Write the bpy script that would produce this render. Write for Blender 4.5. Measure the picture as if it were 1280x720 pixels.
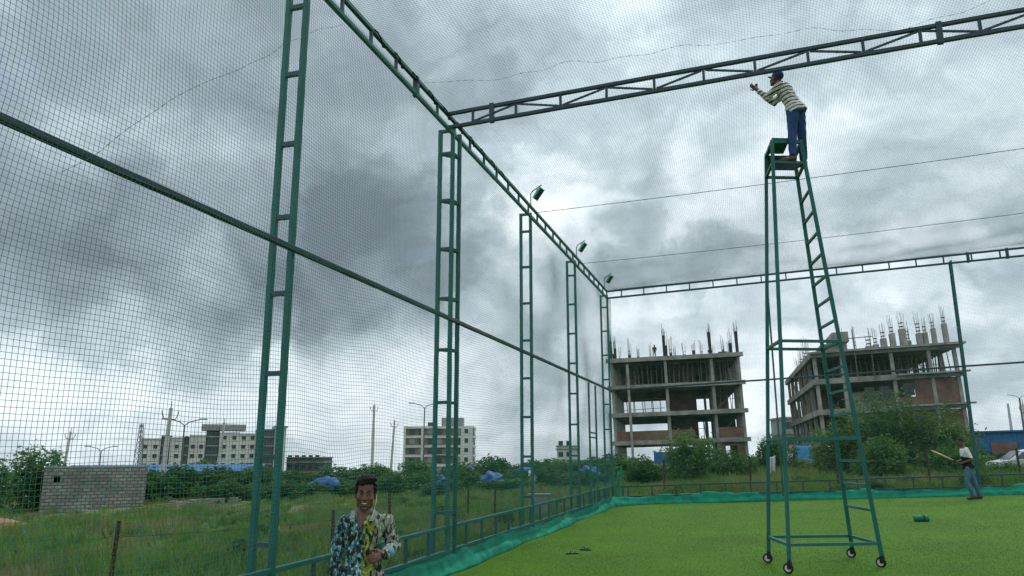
import bpy, bmesh, math, random
import numpy as np
from mathutils import Vector, Matrix, Euler

# ------------------------------------------------------------------ start
for o in list(bpy.data.objects):
    bpy.data.objects.remove(o, do_unlink=True)
scene = bpy.context.scene
COL = scene.collection
rad = math.radians

# ------------------------------------------------------------------ camera
cam_data = bpy.data.cameras.new('camera')
cam_data.sensor_width = 36.0
cam_data.lens = 36.0 * 952.7 / 1280.0
cam_data.clip_start = 0.05
cam_data.clip_end = 6000
cam = bpy.data.objects.new('camera', cam_data)
COL.objects.link(cam)
YAW, PITCH, ROLL = 0.2997, 0.2177, -0.0025
_f = Vector((-math.sin(YAW) * math.cos(PITCH), math.cos(YAW) * math.cos(PITCH), math.sin(PITCH)))
_r = Vector((math.cos(YAW), math.sin(YAW), 0))
_u = _r.cross(_f)
_r2 = _r * math.cos(ROLL) + _u * math.sin(ROLL)
_u2 = -_r * math.sin(ROLL) + _u * math.cos(ROLL)
_m = Matrix((_r2, _u2, -_f)).transposed().to_4x4()
_m.translation = Vector((0, 0, 1.6))
cam.matrix_world = _m
scene.camera = cam

# ------------------------------------------------------------------ sky
SUN_ELEV, SUN_AZ = rad(58), rad(20)          # azimuth measured from +Y towards +X
world = bpy.data.worlds.new('World')
scene.world = world
world.use_nodes = True
world.cycles.sampling_method = 'MANUAL'
world.cycles.sample_map_resolution = 256
wn, wl = world.node_tree.nodes, world.node_tree.links
wn.clear()
w_out = wn.new('ShaderNodeOutputWorld')
w_bg = wn.new('ShaderNodeBackground')
w_bg.inputs['Strength'].default_value = 0.15
wl.new(w_bg.outputs[0], w_out.inputs['Surface'])
w_sky = wn.new('ShaderNodeTexSky')
w_sky.sky_type = 'NISHITA'
w_sky.sun_disc = False
w_sky.sun_elevation = SUN_ELEV
w_sky.sun_rotation = SUN_AZ
w_sky.dust_density = 2.0
w_tc = wn.new('ShaderNodeTexCoord')


def wmath(op, a, b=None, c=None, clamp=False):
    n = wn.new('ShaderNodeMath')
    n.operation = op
    n.use_clamp = clamp
    for i, v in enumerate((a, b, c)):
        if v is None:
            continue
        if isinstance(v, (int, float)):
            n.inputs[i].default_value = v
        else:
            wl.new(v, n.inputs[i])
    return n.outputs[0]


def wvec(op, a, b=None, scale=None):
    n = wn.new('ShaderNodeVectorMath')
    n.operation = op
    wl.new(a, n.inputs[0])
    if b is not None:
        if isinstance(b, tuple):
            n.inputs[1].default_value = b
        else:
            wl.new(b, n.inputs[1])
    if scale is not None:
        n.inputs['Scale'].default_value = scale
    return n


w_sep = wn.new('ShaderNodeSeparateXYZ')
wl.new(w_tc.outputs['Generated'], w_sep.inputs[0])
w_h = wmath('ADD', wmath('MAXIMUM', w_sep.outputs[2], 0.0), 0.16)
w_cx = wmath('DIVIDE', w_sep.outputs[0], w_h)
w_cy = wmath('DIVIDE', w_sep.outputs[1], w_h)
w_comb = wn.new('ShaderNodeCombineXYZ')
wl.new(w_cx, w_comb.inputs[0])
wl.new(w_cy, w_comb.inputs[1])


def wnoise(vec, scale, detail, rough, dist=0.0):
    n = wn.new('ShaderNodeTexNoise')
    n.inputs['Scale'].default_value = scale
    n.inputs['Detail'].default_value = detail
    n.inputs['Roughness'].default_value = rough
    n.inputs['Distortion'].default_value = dist
    wl.new(vec, n.inputs['Vector'])
    return n


n_big = wnoise(w_comb.outputs[0], 0.75, 7, 0.62, 0.3)
n_dir = wnoise(wvec('MULTIPLY', w_tc.outputs['Generated'], (1.0, 1.0, 1.45)).outputs[0], 4.6, 8, 0.58, 0.5)
n_warp = wnoise(w_tc.outputs['Generated'], 7.0, 5, 0.62)
w_warp = wvec('SUBTRACT', n_warp.outputs['Color'], (0.5, 0.5, 0.5))
w_warp = wvec('SCALE', w_warp.outputs[0], scale=0.20)
w_dir = wvec('ADD', w_tc.outputs['Generated'], w_warp.outputs[0])
w_dir = wvec('NORMALIZE', w_dir.outputs[0])
CLOUDS = [  # direction, radius in degrees, lighter or darker cloud mass
    (0.082, 0.896, 0.436, 14, -0.13), (0.227, 0.926, 0.3, 10, -0.08), (-0.12, 0.861, 0.494, 10, -0.13), (0.28, 0.861, 0.425, 9, -0.05),
    (-0.463, 0.853, 0.243, 7, -0.28), (-0.395, 0.859, 0.324, 7, -0.16), (-0.728, 0.642, 0.24, 6.5, -0.26),
    (-0.638, 0.729, 0.246, 6, -0.2), (-0.633, 0.662, 0.402, 16, -0.3), (-0.42, 0.762, 0.492, 11, -0.22),
    (-0.728, 0.57, 0.382, 9, -0.2), (-0.132, 0.954, 0.268, 3, -0.28), (-0.039, 0.969, 0.243, 2.6, -0.28),
    (-0.311, 0.934, 0.175, 5, -0.16), (0.27, 0.951, 0.15, 4, -0.16), (-0.564, 0.809, 0.168, 2.5, -0.14),
    (-0.744, 0.648, 0.159, 2.5, -0.14), (-0.012, 0.914, 0.406, 7, -0.04), (-0.632, 0.766, 0.115, 2.2, -0.12),
    (-0.213, 0.919, 0.331, 4.2, 0.36), (-0.058, 0.946, 0.318, 3.2, 0.22), (-0.722, 0.623, 0.3, 3, 0.16),
    (-0.708, 0.703, 0.074, 5, 0.28), (-0.596, 0.797, 0.097, 4, 0.16), (-0.683, 0.713, 0.158, 5, 0.14),
    (-0.334, 0.939, 0.082, 5, 0.16), (-0.474, 0.878, 0.071, 5, 0.14), (0.152, 0.979, 0.138, 6, 0.1),
    (-0.284, 0.921, 0.267, 2.5, 0.2), (0.221, 0.955, 0.196, 5, 0.08)]
n_puff = wnoise(wvec('MULTIPLY', w_dir.outputs[0], (1.0, 1.0, 1.7)).outputs[0], 5.0, 3, 0.5)      # rounded heads of cumulus
w_puff = wmath('ABSOLUTE', wmath('MULTIPLY_ADD', n_puff.outputs['Fac'], 2.0, -1.0))
acc = wmath('MULTIPLY_ADD', n_big.outputs['Fac'], 0.60, 0.155)
acc = wmath('MULTIPLY_ADD', w_puff, 0.55, acc)
acc = wmath('MULTIPLY_ADD', wmath('SUBTRACT', n_dir.outputs['Fac'], 0.5), 0.78, acc)
for (x, y, z, r_, a_) in CLOUDS:
    d = wvec('DOT_PRODUCT', w_dir.outputs[0], (x, y, z)).outputs['Value']
    mr = wn.new('ShaderNodeMapRange')
    mr.interpolation_type = 'SMOOTHERSTEP'
    wl.new(d, mr.inputs['Value'])
    mr.inputs['From Min'].default_value = math.cos(rad(r_ * 1.55))
    mr.inputs['From Max'].default_value = math.cos(rad(r_ * 0.2))
    mr.inputs['To Min'].default_value = 0.0
    mr.inputs['To Max'].default_value = a_ * (0.62 if a_ > 0 else 0.85)
    acc = wmath('ADD', acc, mr.outputs[0])
acc = wmath('MULTIPLY_ADD', acc, 0.80, 0.14)
w_ramp = wn.new('ShaderNodeValToRGB')
wl.new(acc, w_ramp.inputs[0])
cr = w_ramp.color_ramp
cr.elements[0].position = 0.0
cr.elements[0].color = (0.118, 0.146, 0.172, 1)
cr.elements[1].position = 1.0
cr.elements[1].color = (0.88, 0.90, 0.92, 1)
e = cr.elements.new(0.25); e.color = (0.210, 0.256, 0.290, 1)
e = cr.elements.new(0.45); e.color = (0.350, 0.420, 0.460, 1)
e = cr.elements.new(0.60); e.color = (0.53, 0.60, 0.64, 1)
e = cr.elements.new(0.78); e.color = (0.70, 0.76, 0.785, 1)
w_cl = wn.new('ShaderNodeVectorMath')
w_cl.operation = 'SCALE'
wl.new(w_ramp.outputs[0], w_cl.inputs[0])
# an overcast sky is brightest overhead
wl.new(wmath('MULTIPLY_ADD', wmath('MAXIMUM', w_sep.outputs[2], 0.0), 7.5, 8.8), w_cl.inputs['Scale'])
# thin gaps where the blue shows
n_gap = wnoise(w_comb.outputs[0], 1.7, 5, 0.55, 0.2)
w_gap = wn.new('ShaderNodeMapRange')
w_gap.inputs['From Min'].default_value = 0.62
w_gap.inputs['From Max'].default_value = 0.78
w_gap.inputs['To Max'].default_value = 0.45
wl.new(n_gap.outputs['Fac'], w_gap.inputs['Value'])
w_mix = wn.new('ShaderNodeMix')
w_mix.data_type = 'RGBA'
wl.new(w_gap.outputs[0], w_mix.inputs['Factor'])
wl.new(w_cl.outputs[0], w_mix.inputs['A'])
wl.new(w_sky.outputs[0], w_mix.inputs['B'])
wl.new(w_mix.outputs['Result'], w_bg.inputs['Color'])

# ------------------------------------------------------------------ sun (veiled by cloud) and exposure
sun_data = bpy.data.lights.new('sun', 'SUN')
sun_data.energy = 1.5
sun_data.angle = rad(14)
sun_data.color = (1.0, 0.96, 0.9)
sun = bpy.data.objects.new('sun', sun_data)
COL.objects.link(sun)
sun_dir = Vector((math.sin(SUN_AZ) * math.cos(SUN_ELEV), math.cos(SUN_AZ) * math.cos(SUN_ELEV), math.sin(SUN_ELEV)))
sun.rotation_euler = sun_dir.to_track_quat('Z', 'Y').to_euler()
sun.location = (0, 0, 60)
vs = scene.view_settings
vs.view_transform = 'Standard'
vs.look = 'None'
vs.exposure = 0.15
vs.gamma = 1.0
vs.use_curve_mapping = False
scene.render.engine = 'CYCLES'
scene.render.resolution_x, scene.render.resolution_y = 1024, 576
scene.cycles.max_bounces = 6
scene.cycles.diffuse_bounces = 3
scene.cycles.transparent_max_bounces = 8


# ------------------------------------------------------------------ materials
def mat(name, col, rough=0.7, col2=None, scale=8.0, metallic=0.0, bump=0.0, bscale=40.0, detail=4, spec=0.3,
        contrast=(0.35, 0.65), coords='Object', stretch=(1, 1, 1), vary=0.0):
    m = bpy.data.materials.new(name)
    m.use_nodes = True
    nt = m.node_tree
    b = nt.nodes['Principled BSDF']
    b.inputs['Roughness'].default_value = rough
    b.inputs['Metallic'].default_value = metallic
    b.inputs['Specular IOR Level'].default_value = spec
    tc = nt.nodes.new('ShaderNodeTexCoord')
    mp = nt.nodes.new('ShaderNodeMapping')
    mp.inputs['Scale'].default_value = stretch
    nt.links.new(tc.outputs[coords], mp.inputs['Vector'])
    vec = mp.outputs[0]
    col2 = col2 or tuple(c * 0.72 for c in col)
    n = nt.nodes.new('ShaderNodeTexNoise')
    n.inputs['Scale'].default_value = scale
    n.inputs['Detail'].default_value = detail
    n.inputs['Roughness'].default_value = 0.6
    nt.links.new(vec, n.inputs['Vector'])
    r = nt.nodes.new('ShaderNodeValToRGB')
    r.color_ramp.elements[0].position, r.color_ramp.elements[1].position = contrast
    r.color_ramp.elements[0].color = (*col2, 1)
    r.color_ramp.elements[1].color = (*col, 1)
    nt.links.new(n.outputs['Fac'], r.inputs[0])
    out = r.outputs[0]
    if vary:
        oi = nt.nodes.new('ShaderNodeObjectInfo')
        hs = nt.nodes.new('ShaderNodeHueSaturation')
        mr = nt.nodes.new('ShaderNodeMapRange')
        mr.inputs['To Min'].default_value = 1 - vary
        mr.inputs['To Max'].default_value = 1 + vary
        nt.links.new(oi.outputs['Random'], mr.inputs['Value'])
        nt.links.new(mr.outputs[0], hs.inputs['Value'])
        nt.links.new(out, hs.inputs['Color'])
        out = hs.outputs[0]
    nt.links.new(out, b.inputs['Base Color'])
    if bump:
        n2 = nt.nodes.new('ShaderNodeTexNoise')
        n2.inputs['Scale'].default_value = bscale
        n2.inputs['Detail'].default_value = 5
        nt.links.new(vec, n2.inputs['Vector'])
        bp = nt.nodes.new('ShaderNodeBump')
        bp.inputs['Strength'].default_value = bump
        bp.inputs['Distance'].default_value = 0.02
        nt.links.new(n2.outputs['Fac'], bp.inputs['Height'])
        nt.links.new(bp.outputs[0], b.inputs['Normal'])
    return m


def foliage_mat(name, dark, light, dry=None, scale=0.7, trans=0.35):
    m = mat(name, light, 0.65, dark, scale, spec=0.15, detail=5, vary=0.12)
    nt = m.node_tree
    b = nt.nodes['Principled BSDF']
    src = b.inputs['Base Color'].links[0].from_socket
    if dry:
        tc = nt.nodes.new('ShaderNodeTexCoord')
        n = nt.nodes.new('ShaderNodeTexNoise')
        n.inputs['Scale'].default_value = 0.35
        n.inputs['Detail'].default_value = 6
        nt.links.new(tc.outputs['Object'], n.inputs['Vector'])
        mr = nt.nodes.new('ShaderNodeMapRange')
        mr.inputs['From Min'].default_value = 0.49
        mr.inputs['From Max'].default_value = 0.66
        mr.inputs['To Max'].default_value = 0.75
        nt.links.new(n.outputs['Fac'], mr.inputs['Value'])
        mx = nt.nodes.new('ShaderNodeMix')
        mx.data_type = 'RGBA'
        nt.links.new(mr.outputs[0], mx.inputs['Factor'])
        nt.links.new(src, mx.inputs['A'])
        mx.inputs['B'].default_value = (*dry, 1)
        src = mx.outputs['Result']
        nt.links.new(src, b.inputs['Base Color'])
    if trans:
        t = nt.nodes.new('ShaderNodeBsdfTranslucent')
        nt.links.new(src, t.inputs['Color'])
        ms = nt.nodes.new('ShaderNodeMixShader')
        ms.inputs[0].default_value = trans
        out = nt.nodes['Material Output']
        nt.links.new(b.outputs[0], ms.inputs[1])
        nt.links.new(t.outputs[0], ms.inputs[2])
        nt.links.new(ms.outputs[0], out.inputs['Surface'])
    return m


def block_mat(name, c1, c2, mortar, bw, bh, msize=0.012):
    m = bpy.data.materials.new(name)
    m.use_nodes = True
    nt = m.node_tree
    b = nt.nodes['Principled BSDF']
    b.inputs['Roughness'].default_value = 0.9
    b.inputs['Specular IOR Level'].default_value = 0.15
    tc = nt.nodes.new('ShaderNodeTexCoord')
    sep = nt.nodes.new('ShaderNodeSeparateXYZ')
    nt.links.new(tc.outputs['Object'], sep.inputs[0])
    ad = nt.nodes.new('ShaderNodeMath')
    nt.links.new(sep.outputs[0], ad.inputs[0])
    nt.links.new(sep.outputs[1], ad.inputs[1])
    cb = nt.nodes.new('ShaderNodeCombineXYZ')
    nt.links.new(ad.outputs[0], cb.inputs[0])
    nt.links.new(sep.outputs[2], cb.inputs[1])
    br = nt.nodes.new('ShaderNodeTexBrick')
    br.inputs['Color1'].default_value = (*c1, 1)
    br.inputs['Color2'].default_value = (*c2, 1)
    br.inputs['Mortar'].default_value = (*mortar, 1)
    br.inputs['Scale'].default_value = 1.0
    br.inputs['Brick Width'].default_value = bw
    br.inputs['Row Height'].default_value = bh
    br.inputs['Mortar Size'].default_value = msize
    br.inputs['Bias'].default_value = 0.0
    nt.links.new(cb.outputs[0], br.inputs['Vector'])
    n = nt.nodes.new('ShaderNodeTexNoise')
    n.inputs['Scale'].default_value = 0.9
    n.inputs['Detail'].default_value = 7
    nt.links.new(tc.outputs['Object'], n.inputs['Vector'])
    mr = nt.nodes.new('ShaderNodeMapRange')
    mr.inputs['From Min'].default_value = 0.3
    mr.inputs['From Max'].default_value = 0.7
    mr.inputs['To Min'].default_value = 0.62
    mr.inputs['To Max'].default_value = 1.15
    nt.links.new(n.outputs['Fac'], mr.inputs['Value'])
    mx = nt.nodes.new('ShaderNodeMix')
    mx.data_type = 'RGBA'
    mx.blend_type = 'MULTIPLY'
    mx.inputs['Factor'].default_value = 1.0
    nt.links.new(br.outputs['Color'], mx.inputs['A'])
    nt.links.new(mr.outputs[0], mx.inputs['B'])
    nt.links.new(mx.outputs['Result'], b.inputs['Base Color'])
    bp = nt.nodes.new('ShaderNodeBump')
    bp.inputs['Strength'].default_value = 0.6
    bp.inputs['Distance'].default_value = 0.02
    nt.links.new(br.outputs['Fac'], bp.inputs['Height'])
    bp.invert = True
    nt.links.new(bp.outputs[0], b.inputs['Normal'])
    return m


def paint_mat(name, col, col2, rust):
    m = mat(name, col, 0.5, col2, 2.2, bump=0.2, bscale=45, spec=0.35, detail=7, contrast=(0.3, 0.7))
    nt = m.node_tree
    b = nt.nodes['Principled BSDF']
    src = b.inputs['Base Color'].links[0].from_socket
    tc = nt.nodes.new('ShaderNodeTexCoord')
    n = nt.nodes.new('ShaderNodeTexNoise'); n.inputs['Scale'].default_value = 7; n.inputs['Detail'].default_value = 8; n.inputs['Roughness'].default_value = 0.72
    nt.links.new(tc.outputs['Object'], n.inputs['Vector'])
    mr = nt.nodes.new('ShaderNodeMapRange')
    mr.inputs['From Min'].default_value, mr.inputs['From Max'].default_value = 0.60, 0.70
    mr.inputs['To Max'].default_value = 0.75
    nt.links.new(n.outputs['Fac'], mr.inputs['Value'])
    mx = nt.nodes.new('ShaderNodeMix'); mx.data_type = 'RGBA'
    mx.inputs['B'].default_value = (*rust, 1)
    nt.links.new(mr.outputs[0], mx.inputs['Factor']); nt.links.new(src, mx.inputs['A'])
    nt.links.new(mx.outputs['Result'], b.inputs['Base Color'])
    return m


M = {}
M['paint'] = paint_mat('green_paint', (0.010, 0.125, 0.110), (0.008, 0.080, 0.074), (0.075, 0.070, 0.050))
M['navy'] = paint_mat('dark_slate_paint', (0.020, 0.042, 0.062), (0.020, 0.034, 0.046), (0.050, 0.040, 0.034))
M['paint_dark'] = paint_mat('backlit_weathered_paint', (0.024, 0.064, 0.082), (0.026, 0.046, 0.060), (0.060, 0.045, 0.036))  # rust-flecked green paint, made darker and bluer to paint in backlit shade
M['cord'] = foliage_mat('net_cord', (0.030, 0.150, 0.118), (0.055, 0.235, 0.190), scale=2.0, trans=0.25)
M['rust'] = mat('rusty_steel', (0.075, 0.038, 0.024), 0.85, (0.03, 0.02, 0.016), 9.0, bump=0.3)
M['shade_cloth'] = mat('teal_shade_cloth', (0.020, 0.245, 0.155), 0.85, (0.013, 0.15, 0.10), 3.2, bump=0.5, bscale=70, spec=0.1, detail=8)
M['concrete'] = mat('raw_concrete', (0.31, 0.30, 0.27), 0.9, (0.15, 0.145, 0.13), 0.8, bump=0.4, bscale=12, detail=7)
M['concrete_col'] = mat('column_concrete', (0.32, 0.31, 0.285), 0.9, (0.19, 0.185, 0.17), 1.3, bump=0.3, bscale=12, detail=6)
M['formwork'] = mat('formwork_boards', (0.15, 0.125, 0.095), 0.9, (0.07, 0.06, 0.05), 1.2, detail=6)
M['prop'] = mat('timber_prop', (0.22, 0.18, 0.13), 0.85, (0.10, 0.085, 0.07), 3.0)
M['rebar'] = mat('steel_rebar', (0.05, 0.045, 0.045), 0.7, (0.028, 0.026, 0.028), 5.0, metallic=0.3)
M['brick'] = block_mat('red_brickwork', (0.22, 0.105, 0.070), (0.16, 0.078, 0.055), (0.20, 0.17, 0.14), 0.24, 0.085, 0.012)
M['block'] = block_mat('grey_blockwork', (0.31, 0.30, 0.26), (0.20, 0.195, 0.17), (0.095, 0.09, 0.078), 0.36, 0.165, 0.022)
M['blue_sheet'] = mat('blue_roof_sheet', (0.022, 0.115, 0.28), 0.5, (0.016, 0.085, 0.22), 0.6, stretch=(1, 1, 4))
M['blue_tarp'] = mat('blue_tarpaulin', (0.014, 0.085, 0.26), 0.55, (0.009, 0.05, 0.15), 2.5, bump=0.6, bscale=6)
M['white_cloth'] = mat('white_cloth', (0.62, 0.62, 0.60), 0.85, (0.46, 0.46, 0.45), 5.0, bump=0.4, bscale=14)
M['blue_cloth'] = mat('blue_cloth', (0.10, 0.32, 0.55), 0.85, (0.06, 0.22, 0.42), 4.0, bump=0.4, bscale=14)
M['cream'] = mat('cream_wall', (0.54, 0.53, 0.48), 0.85, (0.42, 0.41, 0.375), 0.15)
M['white_wall'] = mat('white_wall', (0.62, 0.62, 0.60), 0.85, (0.48, 0.48, 0.47), 0.2)
M['grey_wall'] = mat('dark_grey_wall', (0.075, 0.080, 0.085), 0.8, (0.055, 0.058, 0.062), 0.3)
M['mid_grey'] = mat('mid_grey_wall', (0.27, 0.275, 0.27), 0.85, (0.20, 0.205, 0.20), 0.3)
M['tan'] = mat('tan_brick_panel', (0.235, 0.155, 0.10), 0.85, (0.17, 0.11, 0.075), 0.6)
M['glass'] = mat('dark_glass', (0.02, 0.025, 0.03), 0.15, spec=0.5)
M['pole'] = mat('concrete_pole', (0.46, 0.45, 0.42), 0.85, (0.34, 0.33, 0.31), 1.5)
M['steel_grey'] = mat('galvanised_steel', (0.15, 0.155, 0.16), 0.5, (0.10, 0.105, 0.11), 2.0, metallic=0.4)
M['wire'] = mat('black_cable', (0.02, 0.02, 0.02), 0.6)
M['bark'] = mat('bark', (0.10, 0.075, 0.05), 0.9, (0.05, 0.04, 0.03), 6.0, bump=0.5)
M['soil'] = mat('bare_red_soil', (0.23, 0.135, 0.085), 0.95, (0.15, 0.095, 0.06), 1.8, bump=0.5, bscale=10)
M['rubble'] = mat('rubble_stone', (0.27, 0.25, 0.215), 0.95, (0.16, 0.15, 0.13), 2.0, bump=0.5, bscale=8, vary=0.2)
M['leaf_a'] = foliage_mat('leaves_mid', (0.032, 0.080, 0.020), (0.085, 0.165, 0.036))
M['leaf_b'] = foliage_mat('leaves_dark', (0.030, 0.076, 0.020), (0.078, 0.150, 0.036))
M['leaf_c'] = foliage_mat('leaves_light', (0.048, 0.105, 0.026), (0.110, 0.190, 0.045))
M['grass'] = foliage_mat('grass_blades', (0.055, 0.120, 0.024), (0.125, 0.215, 0.042), dry=(0.25, 0.20, 0.11), scale=0.5, trans=0.3)
M['black'] = mat('black_rubber', (0.012, 0.012, 0.012), 0.6)
M['skin'] = mat('brown_skin', (0.125, 0.056, 0.033), 0.5, (0.098, 0.042, 0.025), 9.0, spec=0.4, bump=0.06, bscale=120)
M['hair'] = mat('black_hair', (0.010, 0.009, 0.009), 0.55, (0.006, 0.006, 0.006), 30, bump=0.9, bscale=160, spec=0.35, stretch=(1, 1, 0.3))
M['denim'] = mat('blue_denim', (0.030, 0.070, 0.19), 0.85, (0.020, 0.045, 0.125), 7.0, bump=0.5, bscale=25)
M['denim_light'] = mat('washed_denim', (0.085, 0.16, 0.23), 0.85, (0.045, 0.09, 0.145), 5.0, bump=0.5, bscale=25)
M['cap'] = mat('navy_cap', (0.022, 0.042, 0.14), 0.8, (0.016, 0.03, 0.10), 12)
M['shoe'] = mat('dark_shoe', (0.045, 0.030, 0.026), 0.6)
M['wood'] = mat('willow_wood', (0.50, 0.38, 0.23), 0.6, (0.40, 0.29, 0.17), 6.0, stretch=(1, 1, 8))
M['eye_white'] = mat('eye_white', (0.40, 0.36, 0.32), 0.3)
M['teeth'] = mat('teeth', (0.66, 0.64, 0.58), 0.3)
M['car_paint'] = mat('silver_car_paint', (0.42, 0.43, 0.44), 0.3, (0.38, 0.39, 0.40), 1.0, metallic=0.4, spec=0.5)
M['box_grey'] = mat('grey_box_paint', (0.22, 0.25, 0.25), 0.6, (0.15, 0.17, 0.17), 4.0)
M['yellow'] = mat('yellow_plastic', (0.55, 0.50, 0.03), 0.5, (0.45, 0.40, 0.03), 8.0)


# ------------------------------------------------------------------ helpers
def fast_mesh(name, verts, faces):
    """verts (n,3), faces (m,k) arrays -> mesh"""
    v = np.asarray(verts, dtype=np.float32)
    f = np.asarray(faces, dtype=np.int32)
    me = bpy.data.meshes.new(name)
    me.vertices.add(len(v))
    me.vertices.foreach_set('co', v.ravel())
    k = f.shape[1]
    me.loops.add(f.size)
    me.loops.foreach_set('vertex_index', f.ravel())
    me.polygons.add(len(f))
    me.polygons.foreach_set('loop_start', np.arange(0, f.size, k, dtype=np.int32))
    me.update(calc_edges=True)
    me.validate()
    return me


def link(name, me, m=None, parent=None):
    o = bpy.data.objects.new(name, me)
    if m is not None:
        me.materials.append(m)
    COL.objects.link(o)
    if parent is not None:
        o.parent = parent
    return o


def tag(o, label=None, cat=None, group=None, kind=None):
    if label:
        o['label'] = label
    if cat:
        o['category'] = cat
    if group:
        o['group'] = group
    if kind:
        o['kind'] = kind
    return o


def empty(name, loc, label=None, cat=None, group=None, rot=(0, 0, 0)):
    o = bpy.data.objects.new(name, None)
    o.empty_display_size = 0.2
    COL.objects.link(o)
    o.location = loc
    o.rotation_euler = rot
    return tag(o, label, cat, group)


def copy_tree(o, parent=None):
    c = o.copy()
    COL.objects.link(c)
    c.parent = parent
    for ch in list(o.children):
        copy_tree(ch, c)
    return c


class MB:
    def __init__(self):
        self.v, self.f = [], []

    def add(self, vs, fs):
        b = len(self.v)
        self.v += [tuple(p) for p in vs]
        self.f += [tuple(i + b for i in f) for f in fs]
        return self

    def box(self, c, s):
        x, y, z = c
        a, b, h = s[0] / 2, s[1] / 2, s[2] / 2
        vs = [(x + i * a, y + j * b, z + k * h) for i in (-1, 1) for j in (-1, 1) for k in (-1, 1)]
        return self.add(vs, [(0, 1, 3, 2), (4, 6, 7, 5), (0, 4, 5, 1), (2, 3, 7, 6), (0, 2, 6, 4), (1, 5, 7, 3)])

    def box2(self, lo, hi):
        return self.box([(a + b) / 2 for a, b in zip(lo, hi)], [abs(b - a) for a, b in zip(lo, hi)])

    def beam(self, p, q, w, h=None):
        h = h or w
        p, q = Vector(p), Vector(q)
        d = (q - p).normalized()
        up = Vector((0, 0, 1)) if abs(d.z) < 0.9 else Vector((0, 1, 0))
        s = d.cross(up).normalized()
        t = s.cross(d)
        vs = []
        for e_ in (p, q):
            for a, b in ((-1, -1), (1, -1), (1, 1), (-1, 1)):
                vs.append(e_ + s * a * w / 2 + t * b * h / 2)
        return self.add(vs, [(3, 2, 1, 0), (4, 5, 6, 7), (0, 1, 5, 4), (1, 2, 6, 5), (2, 3, 7, 6), (3, 0, 4, 7)])

    def tube(self, p, q, r0, r1=None, n=10):
        r1 = r0 if r1 is None else r1
        p, q = Vector(p), Vector(q)
        d = (q - p).normalized()
        up = Vector((0, 0, 1)) if abs(d.z) < 0.9 else Vector((0, 1, 0))
        s = d.cross(up).normalized()
        t = s.cross(d)
        vs, fs = [], []
        for e_, r in ((p, r0), (q, r1)):
            for i in range(n):
                a = 2 * math.pi * i / n
                vs.append(e_ + s * math.cos(a) * r + t * math.sin(a) * r)
        for i in range(n):
            j = (i + 1) % n
            fs.append((i, j, n + j, n + i))
        fs.append(tuple(range(n - 1, -1, -1)))
        fs.append(tuple(range(n, 2 * n)))
        return self.add(vs, fs)

    def path(self, pts, r, n=6):
        pts = [Vector(p) for p in pts]
        rs = r if isinstance(r, (list, tuple)) else [r] * len(pts)
        vs, fs = [], []
        for i, p in enumerate(pts):
            d = (pts[min(i + 1, len(pts) - 1)] - pts[max(i - 1, 0)]).normalized()
            up = Vector((0, 0, 1)) if abs(d.z) < 0.9 else Vector((0, 1, 0))
            s = d.cross(up).normalized()
            t = s.cross(d)
            for k in range(n):
                a = 2 * math.pi * k / n
                vs.append(p + (s * math.cos(a) + t * math.sin(a)) * rs[i])
        for i in range(len(pts) - 1):
            for k in range(n):
                j = (k + 1) % n
                fs.append((i * n + k, i * n + j, (i + 1) * n + j, (i + 1) * n + k))
        fs.append(tuple(range(n - 1, -1, -1)))
        fs.append(tuple((len(pts) - 1) * n + k for k in range(n)))
        return self.add(vs, fs)

    def loft(self, rings):
        n = len(rings[0])
        vs = [p for r in rings for p in r]
        fs = []
        for i in range(len(rings) - 1):
            for k in range(n):
                j = (k + 1) % n
                fs.append((i * n + k, i * n + j, (i + 1) * n + j, (i + 1) * n + k))
        fs.append(tuple(range(n - 1, -1, -1)))
        fs.append(tuple((len(rings) - 1) * n + k for k in range(n)))
        return self.add(vs, fs)

    def ell(self, c, r, R=None, nu=14, nv=9):
        c = Vector(c)
        vs, fs = [], []
        for i in range(nv + 1):
            th = math.pi * i / nv
            for j in range(nu):
                ph = 2 * math.pi * j / nu
                p = Vector((r[0] * math.sin(th) * math.cos(ph), r[1] * math.sin(th) * math.sin(ph), r[2] * math.cos(th)))
                if R is not None:
                    p = R @ p
                vs.append(c + p)
        for i in range(nv):
            for j in range(nu):
                k = (j + 1) % nu
                fs.append((i * nu + j, (i + 1) * nu + j, (i + 1) * nu + k, i * nu + k))
        return self.add(vs, fs)

    def mesh(self, name, smooth=False, bevel=0.0):
        me = bpy.data.meshes.new(name)
        me.from_pydata(self.v, [], self.f)
        bm = bmesh.new()
        bm.from_mesh(me)
        bmesh.ops.remove_doubles(bm, verts=bm.verts, dist=1e-6)
        bmesh.ops.recalc_face_normals(bm, faces=bm.faces)
        if bevel:
            bmesh.ops.bevel(bm, geom=list(bm.edges), offset=bevel, segments=1, affect='EDGES', clamp_overlap=True)
        bm.to_mesh(me)
        bm.free()
        if smooth:
            for p in me.polygons:
                p.use_smooth = True
        return me

    def build(self, name, m, parent=None, smooth=False, bevel=0.0):
        return link(name, self.mesh(name, smooth, bevel), m, parent)


K = 0.04


def gz_np(x, y):
    """height of the ground: the site rises gently to the right and away, and flattens beyond the far net"""
    t = np.clip((y - 28) / 17.0, 0, 1)
    t = t * t * (3 - 2 * t)
    return np.where(x < 0, K * x, K * 60 * np.tanh(x / 60.0) * (1 - 0.5 * t)) + 0.0085 * np.clip(y - 8, 0, 19)


def gz(x, y):
    return float(gz_np(x, y))


def gz_slack(x, y):
    """how far the far left field lies below the gentler slope that distant things were sized on"""
    return min(0.0, K * x - K * 60 * math.tanh(x / 60.0))


WX = -4.65          # left wall of the cage
FY = 26.75          # far wall of the cage
RX = 12.0           # right end of what is built of the cage
TOP = 7.28          # lower chord of the roof trusses above the ground line
rng = np.random.default_rng(7)
random.seed(11)


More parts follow.
